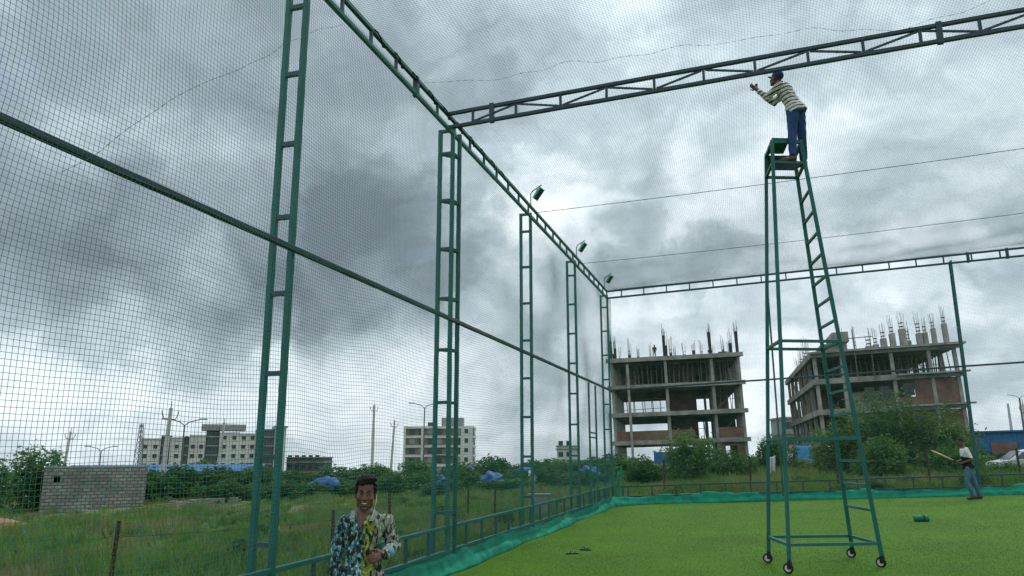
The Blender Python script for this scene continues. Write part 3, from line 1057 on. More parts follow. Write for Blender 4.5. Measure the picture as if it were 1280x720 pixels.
for z in (0.42, 3.22):
    for a, b_ in (('FL', 'FR'), ('BL', 'BR'), ('FL', 'BL'), ('FR', 'BR')):
        brace('brace', a, z, b_, z)
for a, b_ in (('FL', 'FR'), ('FL', 'BL'), ('BL', 'BR')):
    brace('brace', a, 1.84, b_, 1.84)
for a, b_ in (('FL', 'FR'), ('BL', 'BR'), ('FL', 'BL'), ('FR', 'BR')):
    brace('top_bar', a, 6.30, b_, 6.31, 0.05)
    brace('step_bar', a, 5.97, b_, 5.97, 0.04)
z = 0.86
while z < 5.75:
    if abs(z - 3.22) > 0.1:
        brace('ladder_rung', 'FR', z, 'BR', z, 0.035)
    z += 0.335
# plank seat over the left part of the top
pk = MB()
c = [sp('FL', 6.345), sp('FR', 6.345), sp('BR', 6.365), sp('BL', 6.365)]
c = [c[0], c[0].lerp(c[1], 0.62), c[3].lerp(c[2], 0.62), c[3]]
pk.add([*c, *[p + Vector((0, 0, 0.025)) for p in c]], [(0, 1, 2, 3), (7, 6, 5, 4), (0, 4, 5, 1), (1, 5, 6, 2), (2, 6, 7, 3), (3, 7, 4, 0)])
pk.build('top_plate', M['paint'], sc)
ap = [sp('BL', 6.09), sp('BR', 6.09), sp('BR', 6.28), sp('BL', 6.28)]
q = Vector((0.006, -0.02, 0))
MB().add([*ap, *[p + q for p in ap]], [(0, 1, 2, 3), (7, 6, 5, 4), (0, 4, 5, 1), (1, 5, 6, 2), (2, 6, 7, 3), (3, 7, 4, 0)]).build('back_panel', M['paint_dark'], sc)


# ------------------------------------------------------------------ people
scratch = bpy.data.scenes.new('scratch')


def remeshed(mb, voxel, smooth=3, name='body'):
    me_ = bpy.data.meshes.new('tmp')
    me_.from_pydata(mb.v, [], mb.f)
    bm = bmesh.new(); bm.from_mesh(me_)
    bmesh.ops.remove_doubles(bm, verts=bm.verts, dist=1e-5)
    bmesh.ops.recalc_face_normals(bm, faces=bm.faces)
    bm.to_mesh(me_); bm.free()
    o = bpy.data.objects.new('tmp', me_); scratch.collection.objects.link(o)
    md = o.modifiers.new('r', 'REMESH'); md.mode = 'VOXEL'; md.voxel_size = voxel
    if smooth:
        ms = o.modifiers.new('s', 'SMOOTH'); ms.iterations = smooth; ms.factor = 0.5
    with bpy.context.temp_override(scene=scratch, view_layer=scratch.view_layers[0]):
        dg = bpy.context.evaluated_depsgraph_get()
    res = bpy.data.meshes.new_from_object(o.evaluated_get(dg))
    bpy.data.objects.remove(o, do_unlink=True)
    res.name = name
    for p_ in res.polygons:
        p_.use_smooth = True
    return res


def ruffle(me_, fn):
    """push every vertex along its normal by fn(x, y, z)"""
    n = len(me_.vertices)
    co = np.empty(n * 3, np.float32); no = np.empty(n * 3, np.float32)
    me_.vertices.foreach_get('co', co); me_.vertices.foreach_get('normal', no)
    co, no = co.reshape(-1, 3), no.reshape(-1, 3)
    co = co + no * fn(co[:, 0], co[:, 1], co[:, 2])[:, None]
    me_.vertices.foreach_set('co', co.astype(np.float32).ravel())
    me_.update()


def limb(mb, pts):
    """capsule chain: pts = [(point, radius), ...]"""
    for i, (p, r) in enumerate(pts):
        mb.ell(p, (r, r, r), nu=14, nv=9)
        if i:
            mb.tube(pts[i - 1][0], p, pts[i - 1][1], r, n=14)


def ring(c, L, F, a, b_, n=22, pw=2.4):
    out = []
    for k in range(n):
        t = 2 * math.pi * k / n
        ct, st_ = math.cos(t), math.sin(t)
        out.append(c + L * (a * math.copysign(abs(ct) ** (2 / pw), ct)) + F * (b_ * math.copysign(abs(st_) ** (2 / pw), st_)))
    return out


def hand(mb, wrist, d, n, curl, side, s=1.0, spread=0.06):
    """palm with four fingers and a thumb; d along the hand, n out of the palm, side = +1 / -1 for the thumb"""
    wrist, d, n = Vector(wrist), Vector(d).normalized(), Vector(n)
    n = (n - d * n.dot(d)).normalized()
    x = d.cross(n) * side
    R_ = Matrix((x, d, n)).transposed()
    mb.ell(wrist + d * 0.045 * s, (0.036 * s, 0.052 * s, 0.015 * s), R_)
    tips = []
    for k, (off, ln_) in enumerate(((0.028, 0.070), (0.010, 0.079), (-0.009, 0.074), (-0.026, 0.058))):
        p = wrist + d * 0.080 * s + x * off * s
        dd = (d + x * off * spread * 30 * 0.1).normalized()
        pts = [(p, 0.0092 * s)]
        for j, fr in enumerate((0.45, 0.32, 0.26)):
            an = curl * (j + 0.6) * (1 + 0.06 * k)
            v = dd * math.cos(an) + n * math.sin(an)
            p = p + v * ln_ * fr * s
            pts.append((p.copy(), (0.0088 - 0.0008 * j) * s))
        limb(mb, pts)
        tips.append(p)
    p0 = wrist + d * 0.022 * s + x * 0.028 * s
    p1 = p0 + (d * 0.55 + x * 0.75 + n * 0.35 * curl).normalized() * 0.036 * s
    p2 = p1 + (d * 0.85 + x * 0.30 + n * 0.75 * curl).normalized() * 0.032 * s
    p3 = p2 + (d * 0.9 - x * 0.05 + n * 0.9 * curl).normalized() * 0.025 * s
    limb(mb, [(p0, 0.014 * s), (p1, 0.0115 * s), (p2, 0.0098 * s), (p3, 0.0085 * s)])
    return tips


def head_shapes(mb, c, R_, s=1.0):
    c = Vector(c)
    T = lambda p: c + R_ @ (Vector(p) * s)
    E_ = lambda p, r: mb.ell(T(p), tuple(v * s for v in r), R_, nu=18, nv=12)
    E_((0, 0.014, 0.030), (0.072, 0.092, 0.086))
    E_((0, -0.020, -0.020), (0.064, 0.068, 0.086))
    E_((0, -0.034, -0.076), (0.045, 0.044, 0.034))
    for sx in (-1, 1):
        E_((sx * 0.040, -0.056, -0.026), (0.023, 0.022, 0.021))
        E_((sx * 0.030, -0.078, 0.022), (0.024, 0.011, 0.008))
        E_((sx * 0.012, -0.094, -0.030), (0.009, 0.010, 0.007))
        E_((sx * 0.072, 0.012, -0.008), (0.009, 0.020, 0.031))
        E_((sx * 0.047, -0.012, -0.065), (0.016, 0.035, 0.028))
    limb(mb, [(T((0, -0.082, 0.014)), 0.008 * s), (T((0, -0.096, -0.012)), 0.009 * s), (T((0, -0.106, -0.028)), 0.0115 * s)])
    E_((0, -0.086, -0.0485), (0.026, 0.012, 0.0055))
    E_((0, -0.083, -0.0725), (0.023, 0.012, 0.0065))
    E_((0, -0.076, -0.098), (0.018, 0.014, 0.013))
    return T


def cloth_shirt_mat(name, kind):
    m = bpy.data.materials.new(name)
    m.use_nodes = True
    nt = m.node_tree
    b = nt.nodes['Principled BSDF']
    b.inputs['Roughness'].default_value = 0.85
    b.inputs['Specular IOR Level'].default_value = 0.15
    tc = nt.nodes.new('ShaderNodeTexCoord')
    sep = nt.nodes.new('ShaderNodeSeparateXYZ')
    nt.links.new(tc.outputs['Object'], sep.inputs[0])

    def math_(op, a, b_=None, clamp=False):
        n = nt.nodes.new('ShaderNodeMath'); n.operation = op; n.use_clamp = clamp
        for i, v in enumerate((a, b_)):
            if v is None:
                continue
            if isinstance(v, (int, float)):
                n.inputs[i].default_value = v
            else:
                nt.links.new(v, n.inputs[i])
        return n.outputs[0]

    def noise(sc_, off=(0, 0, 0), st_=(1, 1, 1), det=2, rough=0.5):
        mp = nt.nodes.new('ShaderNodeMapping'); mp.inputs['Location'].default_value = off; mp.inputs['Scale'].default_value = st_
        nt.links.new(tc.outputs['Object'], mp.inputs[0])
        n = nt.nodes.new('ShaderNodeTexNoise'); n.inputs['Scale'].default_value = sc_
        n.inputs['Detail'].default_value = det; n.inputs['Roughness'].default_value = rough
        nt.links.new(mp.outputs[0], n.inputs['Vector'])
        return n.outputs['Fac']

    def mixc(f, a, b_):
        n = nt.nodes.new('ShaderNodeMix'); n.data_type = 'RGBA'
        nt.links.new(f, n.inputs['Factor'])
        for key, v in (('A', a), ('B', b_)):
            if isinstance(v, tuple):
                n.inputs[key].default_value = (*v, 1)
            else:
                nt.links.new(v, n.inputs[key])
        return n.outputs['Result']

    step = lambda v, t, w=0.02: math_('MULTIPLY_ADD', v, 1.0 / w) if False else math_('MULTIPLY', math_('SUBTRACT', v, t - w), 1 / (2 * w), clamp=True)
    if kind == 'print':
        # two different prints left and right of the button line, both with dark blocky blotches
        vor = nt.nodes.new('ShaderNodeTexVoronoi'); vor.distance = 'CHEBYCHEV'
        vor.inputs['Scale'].default_value = 30
        mpv = nt.nodes.new('ShaderNodeMapping'); mpv.inputs['Scale'].default_value = (1.3, 1.0, 0.8); mpv.inputs['Rotation'].default_value = (0, 0.2, 0)
        nt.links.new(tc.outputs['Object'], mpv.inputs[0]); nt.links.new(mpv.outputs[0], vor.inputs['Vector'])
        sc3 = nt.nodes.new('ShaderNodeSeparateColor')
        nt.links.new(vor.outputs['Color'], sc3.inputs[0])
        left = mixc(step(noise(34, (3, 0, 0), (1, 1, .6), 4), 0.50), (0.025, 0.09, 0.11), (0.09, 0.26, 0.28))
        left = mixc(step(noise(46, (7, 1, 0), (1, 1, .6), 4), 0.56), left, (0.36, 0.44, 0.44))
        right = mixc(step(noise(30, (1, 5, 0), (1, 1, .7), 4), 0.52), (0.15, 0.18, 0.03), (0.30, 0.35, 0.12))
        pale = mixc(step(noise(44, (9, 2, 0), (1, 1, .7), 4), 0.5), (0.30, 0.31, 0.25), (0.15, 0.18, 0.14))
        right = mixc(step(math_('ADD', sep.outputs[0], math_('MULTIPLY', noise(9, (2, 2, 2)), 0.12)), 0.135, 0.015), right, pale)
        base = mixc(step(sep.outputs[0], -0.02, 0.004), left, right)
        base = mixc(step(sc3.outputs[0], 0.78), base, (0.014, 0.018, 0.020))
        base = mixc(step(noise(40, (4, 4, 1), (1, 1, .5), 5, 0.6), 0.54), base, (0.020, 0.028, 0.028))
    elif kind == 'stripe':
        # stripes lie across the leaning body
        d = math_('ADD', math_('MULTIPLY', sep.outputs[2], 0.90), math_('MULTIPLY', sep.outputs[0], -0.30))
        d = math_('ADD', d, math_('MULTIPLY', noise(6), 0.03))
        fr = math_('FRACT', math_('MULTIPLY', d, 17.0))
        s_ = step(math_('ABSOLUTE', math_('SUBTRACT', fr, 0.5)), 0.17, 0.03)
        base = mixc(s_, (0.040, 0.055, 0.065), (0.66, 0.63, 0.58))
    else:
        base = mixc(step(math_('ADD', sep.outputs[2], math_('MULTIPLY', sep.outputs[0], 0.25)), 1.14, 0.01), (0.014, 0.015, 0.018), (0.60, 0.59, 0.60))
    nt.links.new(base, b.inputs['Base Color'])
    n2 = nt.nodes.new('ShaderNodeTexNoise'); n2.inputs['Scale'].default_value = 14; n2.inputs['Detail'].default_value = 4; n2.inputs['Distortion'].default_value = 1.2
    nt.links.new(tc.outputs['Object'], n2.inputs['Vector'])
    bp_ = nt.nodes.new('ShaderNodeBump'); bp_.inputs['Strength'].default_value = 0.7; bp_.inputs['Distance'].default_value = 0.03
    nt.links.new(n2.outputs['Fac'], bp_.inputs['Height']); nt.links.new(bp_.outputs[0], b.inputs['Normal'])
    return m


def person(label, loc, rotz, J, voxel, shirt_mat, pants_mat, shoe_mat=None, headR=None, s=1.0, sleeve=1.0, hem=0.0, girth=1.0, group='people', hair=True, cap=False, detail=False):
    V = {k: Vector(v) if isinstance(v, tuple) and len(v) == 3 else v for k, v in J.items()}
    o = empty('person', loc, label, 'person', group, rot=(0, 0, rotz))
    F = V['F'].normalized()
    up = (V['neck'] - V['pelvis']).normalized()
    Fh = (F - up * F.dot(up)).normalized()
    L = up.cross(Fh).normalized()                       # towards the side of shoulder A
    if (V['shA'] - V['shB']).dot(L) < 0:
        L = -L
    hR = (headR or Euler((0, 0, 0))).to_matrix()
    bd = MB()
    hs = s * J.get('headscale', 1.0)
    T = head_shapes(bd, V['head'], hR, hs)
    limb(bd, [(V['neck'] - up * 0.02, 0.056 * s), (V['head'] + hR @ Vector((0, 0.012, -0.055)) * s, 0.050 * s)])

    def torso(mb, g, top=True, low=None):
        pv, nk = V['pelvis'], V['neck']
        Ls = (V['shA'] - V['shB']); Ls = (Ls - up * Ls.dot(up)); sw = Ls.length / 2; Ls.normalize()
        rows = [(-0.16, 0.135, 0.095, 0.0), (-0.02, 0.150, 0.105, 0.0), (0.22, 0.128, 0.092, 0.0), (0.48, 0.138, 0.098, 0.008), (0.72, 0.150, 0.104, 0.010),
                (0.86, 0.140, 0.090, 0.004)]
        rings = []
        for t, a, bb, fo in rows:
            if low is not None and t < low:
                continue
            k = min(max(t, 0), 1)
            Lr = L.lerp(Ls, k).normalized()
            Fr = up.cross(Lr); Fr = Fr if Fr.dot(Fh) > 0 else -Fr
            aa = a * girth * s if t < 0.6 else max(a * girth * s, (sw - 0.015) * (1.0 if t < 0.8 else 0.90))
            rings.append(ring(pv.lerp(nk, t) + Fr * fo, Lr, Fr, aa + g, bb * girth * s + g))
        Fr = up.cross(Ls); Fr = Fr if Fr.dot(Fh) > 0 else -Fr
        rings.append(ring(pv.lerp(nk, 0.955), Ls, Fr, max(0.55 * sw, 0.072) + g, 0.070 * s + g))
        if top:
            rings.append(ring(pv.lerp(nk, 1.02), Ls, Fr, 0.060 + g * 0.6, 0.056 * s + g * 0.6))
        mb.loft(rings)

    torso(bd, 0.0)
    for k in 'AB':
        limb(bd, [(V['sh' + k], 0.052 * s), (V['sh' + k].lerp(V['el' + k], 0.4), 0.047 * s), (V['el' + k], 0.039 * s), (V['el' + k].lerp(V['wr' + k], 0.3), 0.040 * s), (V['wr' + k], 0.027 * s)])
        hd_ = V['hd' + k]
        hand(bd, V['wr' + k], hd_, V['hn' + k], V.get('curl' + k, 0.35), V.get('thumb' + k, 1), s)
        limb(bd, [(V['hip' + k], 0.082 * s), (V['hip' + k].lerp(V['kn' + k], 0.45), 0.074 * s), (V['kn' + k], 0.054 * s), (V['kn' + k].lerp(V['an' + k], 0.3), 0.053 * s), (V['an' + k], 0.036 * s)])
        toe, an = V['toe' + k], V['an' + k]
        sole = an.z - 0.075 * s
        heel = an + (an - toe).normalized() * 0.03
        heel.z = sole + 0.034
        tt = toe.copy(); tt.z = max(toe.z, sole) + 0.018
        limb(bd, [(an, 0.036 * s), (heel, 0.034 * s), (heel.lerp(tt, 0.6), 0.036 * s), (tt, 0.022 * s)])
    link('body', remeshed(bd, voxel, 2), M['skin'], o)
    # garments
    sh = MB()
    torso(sh, 0.015, top=False, low=-0.5 if hem > 0 else -0.1)
    if hem > 0:
        hp = V['pelvis'] - up * hem
        sh.loft([ring(V['pelvis'] + up * 0.05, L, Fh, 0.150 * girth * s + 0.022, 0.108 * s + 0.022), ring(hp, L, Fh, 0.162 * girth * s + 0.030, 0.120 * s + 0.028)])
    for k in 'AB':
        e_ = V['sh' + k].lerp(V['el' + k], min(sleeve * 2, 1.0))
        pts = [(V['sh' + k], 0.062 * s), (V['sh' + k].lerp(e_, 0.5), 0.062 * s), (e_, 0.056 * s)]
        if sleeve > 0.5:
            t = (sleeve - 0.5) * 2
            w = V['el' + k].lerp(V['wr' + k], t)
            pts += [(V['el' + k].lerp(w, 0.5), 0.054 * s), (w, 0.044 * s)]
        limb(sh, pts)
    sm_ = remeshed(sh, max(voxel, 0.007), 3, 'shirt')
    # folds
    ruffle(sm_, lambda x, y, z: 0.005 * np.sin(z * 38 + 9 * x + 4 * np.sin(x * 21)) + 0.003 * np.sin(x * 60 + y * 35 + z * 15))
    if 'vneck' in V:
        vx, vz, tz, hw = V['vneck']
        bm = bmesh.new(); bm.from_mesh(sm_)
        dele = []
        for f_ in bm.faces:
            c_ = f_.calc_center_median()
            t = (c_.z - vz) / (tz - vz)
            if c_.y < V['neck'].y + 0.03 and t > 0 and abs(c_.x - vx - 0.02 * t) < hw * (0.08 + 0.92 * min(t, 1.1)):
                dele.append(f_)
        bmesh.ops.delete(bm, geom=dele, context='FACES')
        bm.to_mesh(sm_); bm.free()
    link('shirt', sm_, shirt_mat, o)
    tr = MB()
    tr.loft([ring(V['pelvis'] - up * 0.10, L, Fh, 0.138 * girth * s + 0.012, 0.100 * s + 0.012), ring(V['pelvis'] - up * 0.02, L, Fh, 0.150 * girth * s + 0.008, 0.106 * s + 0.008),
             ring(V['pelvis'] + up * 0.03, L, Fh, 0.140 * girth * s + 0.004, 0.098 * s + 0.004)])
    for k in 'AB':
        a_ = V['kn' + k].lerp(V['an' + k], 0.93)
        limb(tr, [(V['hip' + k], 0.098 * s), (V['hip' + k].lerp(V['kn' + k], 0.45), 0.088 * s), (V['kn' + k], 0.070 * s), (V['kn' + k].lerp(a_, 0.5), 0.066 * s), (a_, 0.058 * s)])
    tmesh = remeshed(tr, max(voxel, 0.008), 3, 'trousers')
    ruffle(tmesh, lambda x, y, z: 0.002 * np.sin(z * 17 + 9 * np.sin(x * 13 + z * 4)) + 0.0015 * np.sin(z * 23 + x * 50 + 4 * np.sin(z * 9)))
    link('trousers', tmesh, pants_mat, o)
    if shoe_mat:
        for k in 'AB':
            s_ = MB()
            toe, an = V['toe' + k], V['an' + k]
            sole = an.z - 0.075 * s
            heel = an + (an - toe).normalized() * 0.03; heel.z = sole + 0.036
            tt = toe.copy(); tt.z = max(toe.z, sole) + 0.022
            limb(s_, [(heel + Vector((0, 0, 0.02)), 0.042 * s), (heel.lerp(tt, 0.6), 0.043 * s), (tt, 0.030 * s)])
            link('shoe', remeshed(s_, 0.009, 2, 'shoe'), shoe_mat, o)
    if hair:
        hb = MB()
        e2 = lambda p, r: hb.ell(T(p), tuple(v * hs for v in r), hR)
        e2((0, 0.028, 0.050), (0.079, 0.088, 0.080))
        if detail:
            e2((0.000, -0.030, 0.104), (0.070, 0.052, 0.042))
            e2((0.030, -0.054, 0.112), (0.048, 0.034, 0.032))
            e2((-0.030, -0.050, 0.092), (0.040, 0.032, 0.028))
            for sx in (-1, 1):
                e2((sx * 0.068, -0.012, 0.045), (0.012, 0.030, 0.045))
                e2((sx * 0.071, 0.010, 0.012), (0.008, 0.016, 0.030))
        hm = remeshed(hb, 0.005 if detail else 0.008, 1, 'hair')
        ruffle(hm, lambda x, y, z: 0.0035 * np.sin(x * 210 + 3 * np.sin(z * 90)) + 0.003 * np.sin(z * 170 + y * 140))
        link('hair', hm, M['hair'], o)
    if cap:
        cb_ = MB()
        cb_.ell(T((0, 0.022, 0.052)), (0.086 * s, 0.100 * s, 0.082 * s), hR)
        cm = remeshed(cb_, 0.008, 2, 'cap')
        co = link('cap', cm, M['cap'], o)
        pk_ = MB()
        pts = []
        for k in range(9):
            a = math.pi * (k / 8)
            pts.append((0.072 * math.cos(a), -0.072 - 0.075 * math.sin(a), 0.040 - 0.012 * math.cos(a) ** 2))
        lo = [T(p) for p in pts]; hi = [T((p[0], p[1], p[2] + 0.006)) for p in pts]
        n_ = len(pts)
        pk_.add(lo + hi, [tuple(range(n_)), tuple(range(2 * n_ - 1, n_ - 1, -1))] + [(i, i + 1, n_ + i + 1, n_ + i) for i in range(n_ - 1)] + [(n_ - 1, 0, n_, 2 * n_ - 1)])
        pk_.build('peak', M['cap'], co)
    if detail:
        for sx in (-1, 1):
            ey = MB().ell(T((sx * 0.0295, -0.0755, 0.0055)), (0.0135, 0.0098, 0.0058), hR).build('eye', M['eye_white'], o, smooth=True)
            MB().ell(T((sx * 0.0295 + 0.001, -0.0845, 0.0058)), (0.0062, 0.0030, 0.0060), hR).build('iris', M['black'], ey, smooth=True)
            MB().path([T((sx * 0.013, -0.0905, 0.026)), T((sx * 0.030, -0.0895, 0.033)), T((sx * 0.050, -0.0765, 0.027))], [0.0035, 0.0045, 0.002], 6).build('eyebrow', M['hair'], o)
            MB().path([T((sx * 0.015, -0.086, 0.011)), T((sx * 0.030, -0.0885, 0.0145)), T((sx * 0.045, -0.079, 0.009))], [0.002, 0.0028, 0.002], 6).build('eyelid', M['skin'], o)
        te = MB()
        arc = [(-0.018, -0.0855), (-0.010, -0.0915), (0, -0.0935), (0.010, -0.0915), (0.018, -0.0855)]
        vs_ = []
        for (x, y) in arc:
            zt_ = -0.0545 - 0.002 * (1 - abs(x) / 0.018)
            zb_ = -0.0612 - 0.0020 * (1 - (x / 0.018) ** 2) + 0.003 * (abs(x) / 0.018)
            vs_ += [T((x, y, zt_)), T((x, y, zb_)), T((x, y + 0.008, zt_)), T((x, y + 0.008, zb_))]
        fs_ = []
        for i in range(4):
            a, b_ = i * 4, (i + 1) * 4
            fs_ += [(a, a + 1, b_ + 1, b_), (a + 2, b_ + 2, b_ + 3, a + 3), (a, b_, b_ + 2, a + 2), (a + 1, a + 3, b_ + 3, b_ + 1)]
        te.add(vs_, fs_).build('teeth', M['teeth'], o)
    return o


# --- smiling man in the patterned shirt, in front of the left net
mx_, my_ = -2.97, 5.67
JM = dict(F=(0.10, -1, 0), pelvis=(-0.01, 0.02, 0.83), neck=(-0.018, 0.015, 1.300), head=(-0.008, -0.014, 1.420),
          shA=(0.158, 0.03, 1.208), shB=(-0.160, 0.02, 1.204), elA=(0.232, 0.05, 1.02), wrA=(0.150, -0.145, 0.965), hdA=(-0.95, -0.25, -0.18), hnA=(0.15, 0.95, -0.2), curlA=0.75, thumbA=-1,
          elB=(-0.205, 0.07, 1.045), wrB=(-0.225, -0.01, 0.825), hdB=(-0.02, -0.15, -1), hnB=(0.9, 0.3, 0), curlB=0.35, thumbB=1,
          hipA=(0.075, 0.02, 0.78), hipB=(-0.095, 0.02, 0.78), knA=(0.085, 0.0, 0.43), knB=(-0.105, 0.0, 0.43), anA=(0.09, 0.04, 0.08), anB=(-0.11, 0.04, 0.08),
          toeA=(0.12, -0.12, 0.01), toeB=(-0.14, -0.12, 0.01), vneck=(-0.045, 1.155, 1.31, 0.060), headscale=1.10)
man = person('smiling man in a teal and lime patterned shirt in front of the left net', (mx_, my_, gz(mx_, my_) + 0.012), math.atan2(-mx_, my_),
             JM, 0.0048, cloth_shirt_mat('patterned_shirt', 'print'), M['denim_light'], M['shoe'], Euler((0.06, 0.05, -0.05)), s=0.98, sleeve=0.97, hem=0.12, girth=0.93, detail=True)
M['collar'] = mat('pale_collar', (0.36, 0.38, 0.34), 0.85, (0.12, 0.15, 0.14), 60)
# collar of the open shirt, earphone wire
for sx, x0, x1 in ((1, 0.022, 0.070), (-1, -0.085, -0.092)):
    cl = MB()
    a = [Vector((x0, -0.088, 1.215)), Vector((x1 * 0.95, -0.058, 1.300)), Vector((x1 + 0.026 * sx, -0.040, 1.262)), Vector((x0 + 0.034 * sx, -0.092, 1.215))]
    cl.add([*a, *[p + Vector((0, -0.007, 0.004)) for p in a]], [(0, 1, 2, 3), (7, 6, 5, 4), (0, 4, 5, 1), (1, 5, 6, 2), (2, 6, 7, 3), (3, 7, 4, 0)])
    cl.build('collar', M['collar'], man)
MB().path([(0.078, -0.02, 1.41), (0.076, -0.055, 1.36), (0.062, -0.085, 1.30), (0.048, -0.105, 1.24)], 0.0028, 5).build('earphone_wire', M['teeth'], man)
cf = MB()
cf.path([(0.190, -0.075, 0.985), (0.165, -0.118, 0.972)], [0.050, 0.046], 12)
cf.build('cuff', mat('pale_blue_cuff', (0.12, 0.30, 0.36), 0.85), man, smooth=True)
# --- man on top of the scaffold
JC = dict(F=(-0.80, 0.60, 0), pelvis=(0.135, 0.10, 0.86), neck=(-0.030, 0.12, 1.325), head=(-0.105, 0.16, 1.435),
          shA=(-0.075, 0.01, 1.245), shB=(0.055, 0.235, 1.255), elA=(-0.265, 0.08, 1.10), wrA=(-0.425, 0.10, 1.285), hdA=(-0.65, 0.1, 0.75), hnA=(0.5, 0.6, 0.4), curlA=0.45, thumbA=1,
          elB=(-0.16, 0.36, 1.13), wrB=(-0.35, 0.30, 1.33), hdB=(-0.6, -0.05, 0.8), hnB=(0.5, -0.6, 0.4), curlB=0.5, thumbB=-1,
          hipA=(0.085, 0.04, 0.80), hipB=(0.185, 0.15, 0.80), knA=(0.055, 0.03, 0.47), knB=(0.200, 0.19, 0.46), anA=(0.035, 0.035, 0.075), anB=(0.205, 0.30, 0.075),
          toeA=(-0.145, 0.02, 0.0), toeB=(0.10, 0.40, 0.0))
person('man in striped shirt and blue cap reaching up from the top of the scaffold', (0.84, 11.66, 5.995), 0, JC, 0.0085, cloth_shirt_mat('striped_shirt', 'stripe'), M['denim'],
       None, Euler((-0.25, 0, rad(-125))), s=0.98, sleeve=0.82, hem=0.07, girth=0.95, hair=True, cap=True)

# --- batsman at the far end
bx_, by_ = 5.85, 25.2
JB = dict(F=(-1, -0.25, 0), pelvis=(-0.02, 0, 0.90), neck=(-0.085, 0, 1.43), head=(-0.150, -0.01, 1.575),
          shA=(-0.06, -0.17, 1.375), shB=(-0.03, 0.165, 1.375), elA=(0.045, -0.205, 1.09), wrA=(-0.215, -0.11, 0.985), hdA=(-0.92, 0.25, 0.1), hnA=(0.1, 0.3, 0.95), curlA=0.85, thumbA=1,
          elB=(0.0, 0.22, 1.09), wrB=(-0.285, 0.05, 1.03), hdB=(-0.9, -0.35, 0.15), hnB=(0.1, -0.3, -0.95), curlB=0.85, thumbB=-1,
          hipA=(-0.04, -0.085, 0.84), hipB=(0.0, 0.085, 0.84), knA=(-0.115, -0.11, 0.475), knB=(0.115, 0.10, 0.475), anA=(0.0, -0.11, 0.08), anB=(0.215, 0.12, 0.08),
          toeA=(-0.165, -0.16, 0.0), toeB=(0.06, 0.08, 0.0))
person('batsman in white and black top and jeans holding a cricket bat', (bx_, by_, gz(bx_, by_) + 0.012), 0, JB, 0.0085, cloth_shirt_mat('white_black_top', 'twotone'), M['denim_light'],
       M['shoe'], Euler((0.35, 0, rad(-78))), s=1.0, sleeve=0.4, hem=0.05, girth=0.95)
bt = empty('cricket_bat', (bx_ - 0.29, by_ - 0.05, gz(bx_, by_) + 1.035), 'pale wooden cricket bat held out by the batsman', 'bat')
bd_ = Vector((-0.87, -0.06, 0.44)).normalized()
sd = Vector((0.05, -0.99, -0.05)); sd = (sd - bd_ * sd.dot(bd_)).normalized()
nd = bd_.cross(sd)
rings = []
for t, w, th in ((0.12, 0.022, 0.018), (0.20, 0.050, 0.022), (0.26, 0.054, 0.024), (0.50, 0.054, 0.032), (0.66, 0.054, 0.026), (0.72, 0.045, 0.018)):
    c_ = bd_ * t
    rings.append([c_ + sd * w * a + nd * th * b_ for a, b_ in ((-1, -0.35), (-1, 0.3), (0, 0.9), (1, 0.3), (1, -0.35), (0, -0.5))])
MB().loft(rings).build('blade', M['wood'], bt)
MB().tube(bd_ * -0.16, bd_ * 0.13, 0.017).build('handle', M['black'], bt)

# ------------------------------------------------------------------ small things on the turf
gr = empty('green_roll', (3.3, 18.6, gz(3.3, 18.6) + 0.012), 'small rolled green mat lying on the turf right of the scaffold', 'roll')
gr.scale = (0.85, 0.8, 0.8)
rl = MB()
L_ = 0.33
spi = []
for k in range(46):
    a = k * 0.42
    spi.append((0.016 + 0.0034 * a, a))
for (r0, a0), (r1, a1) in zip(spi[:-1], spi[1:]):
    q = []
    for xx in (-L_ / 2, L_ / 2):
        for (r_, a) in ((r0, a0), (r0 + 0.010, a0), (r1 + 0.010, a1), (r1, a1)):
            q.append((xx, r_ * math.cos(a), 0.088 + r_ * math.sin(a)))
    rl.add(q, [(0, 1, 2, 3), (7, 6, 5, 4), (0, 4, 5, 1), (1, 5, 6, 2), (2, 6, 7, 3), (3, 7, 4, 0)])
rl.build('rolled_sheet', mat('roll_green', (0.012, 0.16, 0.09), 0.7, (0.01, 0.11, 0.065), 9), gr)
MB().box((0.06, 0, 0.09), (0.02, 0.178, 0.182)).build('strap', M['black'], gr, bevel=0.06)
for i, (x, y, a, lab) in enumerate(((-3.12, 13.64, 1.9, 'left sandal of the pair lying on the turf'), (-3.01, 14.19, 1.2, 'right sandal of the pair lying on the turf'))):
    sdl = empty('sandal', (x, y, gz(x, y) + 0.016), lab, 'sandal', 'pair of sandals', rot=(0, 0, a))
    sdl.scale = (0.85, 0.85, 0.85)
    out = [(0.0, -0.13), (0.035, -0.12), (0.04, -0.04), (0.05, 0.06), (0.04, 0.12), (0.0, 0.14), (-0.035, 0.12), (-0.04, 0.05), (-0.034, -0.04), (-0.032, -0.12)]
    MB().loft([[(p[0], p[1], 0.0) for p in out], [(p[0] * 1.03, p[1] * 1.02, 0.022) for p in out]]).build('sole', M['black'], sdl)
    MB().path([(-0.045, 0.03, 0.02), (-0.03, 0.045, 0.065), (0.0, 0.05, 0.08), (0.03, 0.045, 0.065), (0.048, 0.03, 0.02)], 0.014, 6).build('strap', M['steel_grey'], sdl)
    MB().path([(-0.038, -0.03, 0.02), (-0.025, -0.07, 0.06), (0.025, -0.07, 0.06), (0.038, -0.03, 0.02)], 0.010, 6).build('heel_strap', M['steel_grey'], sdl)


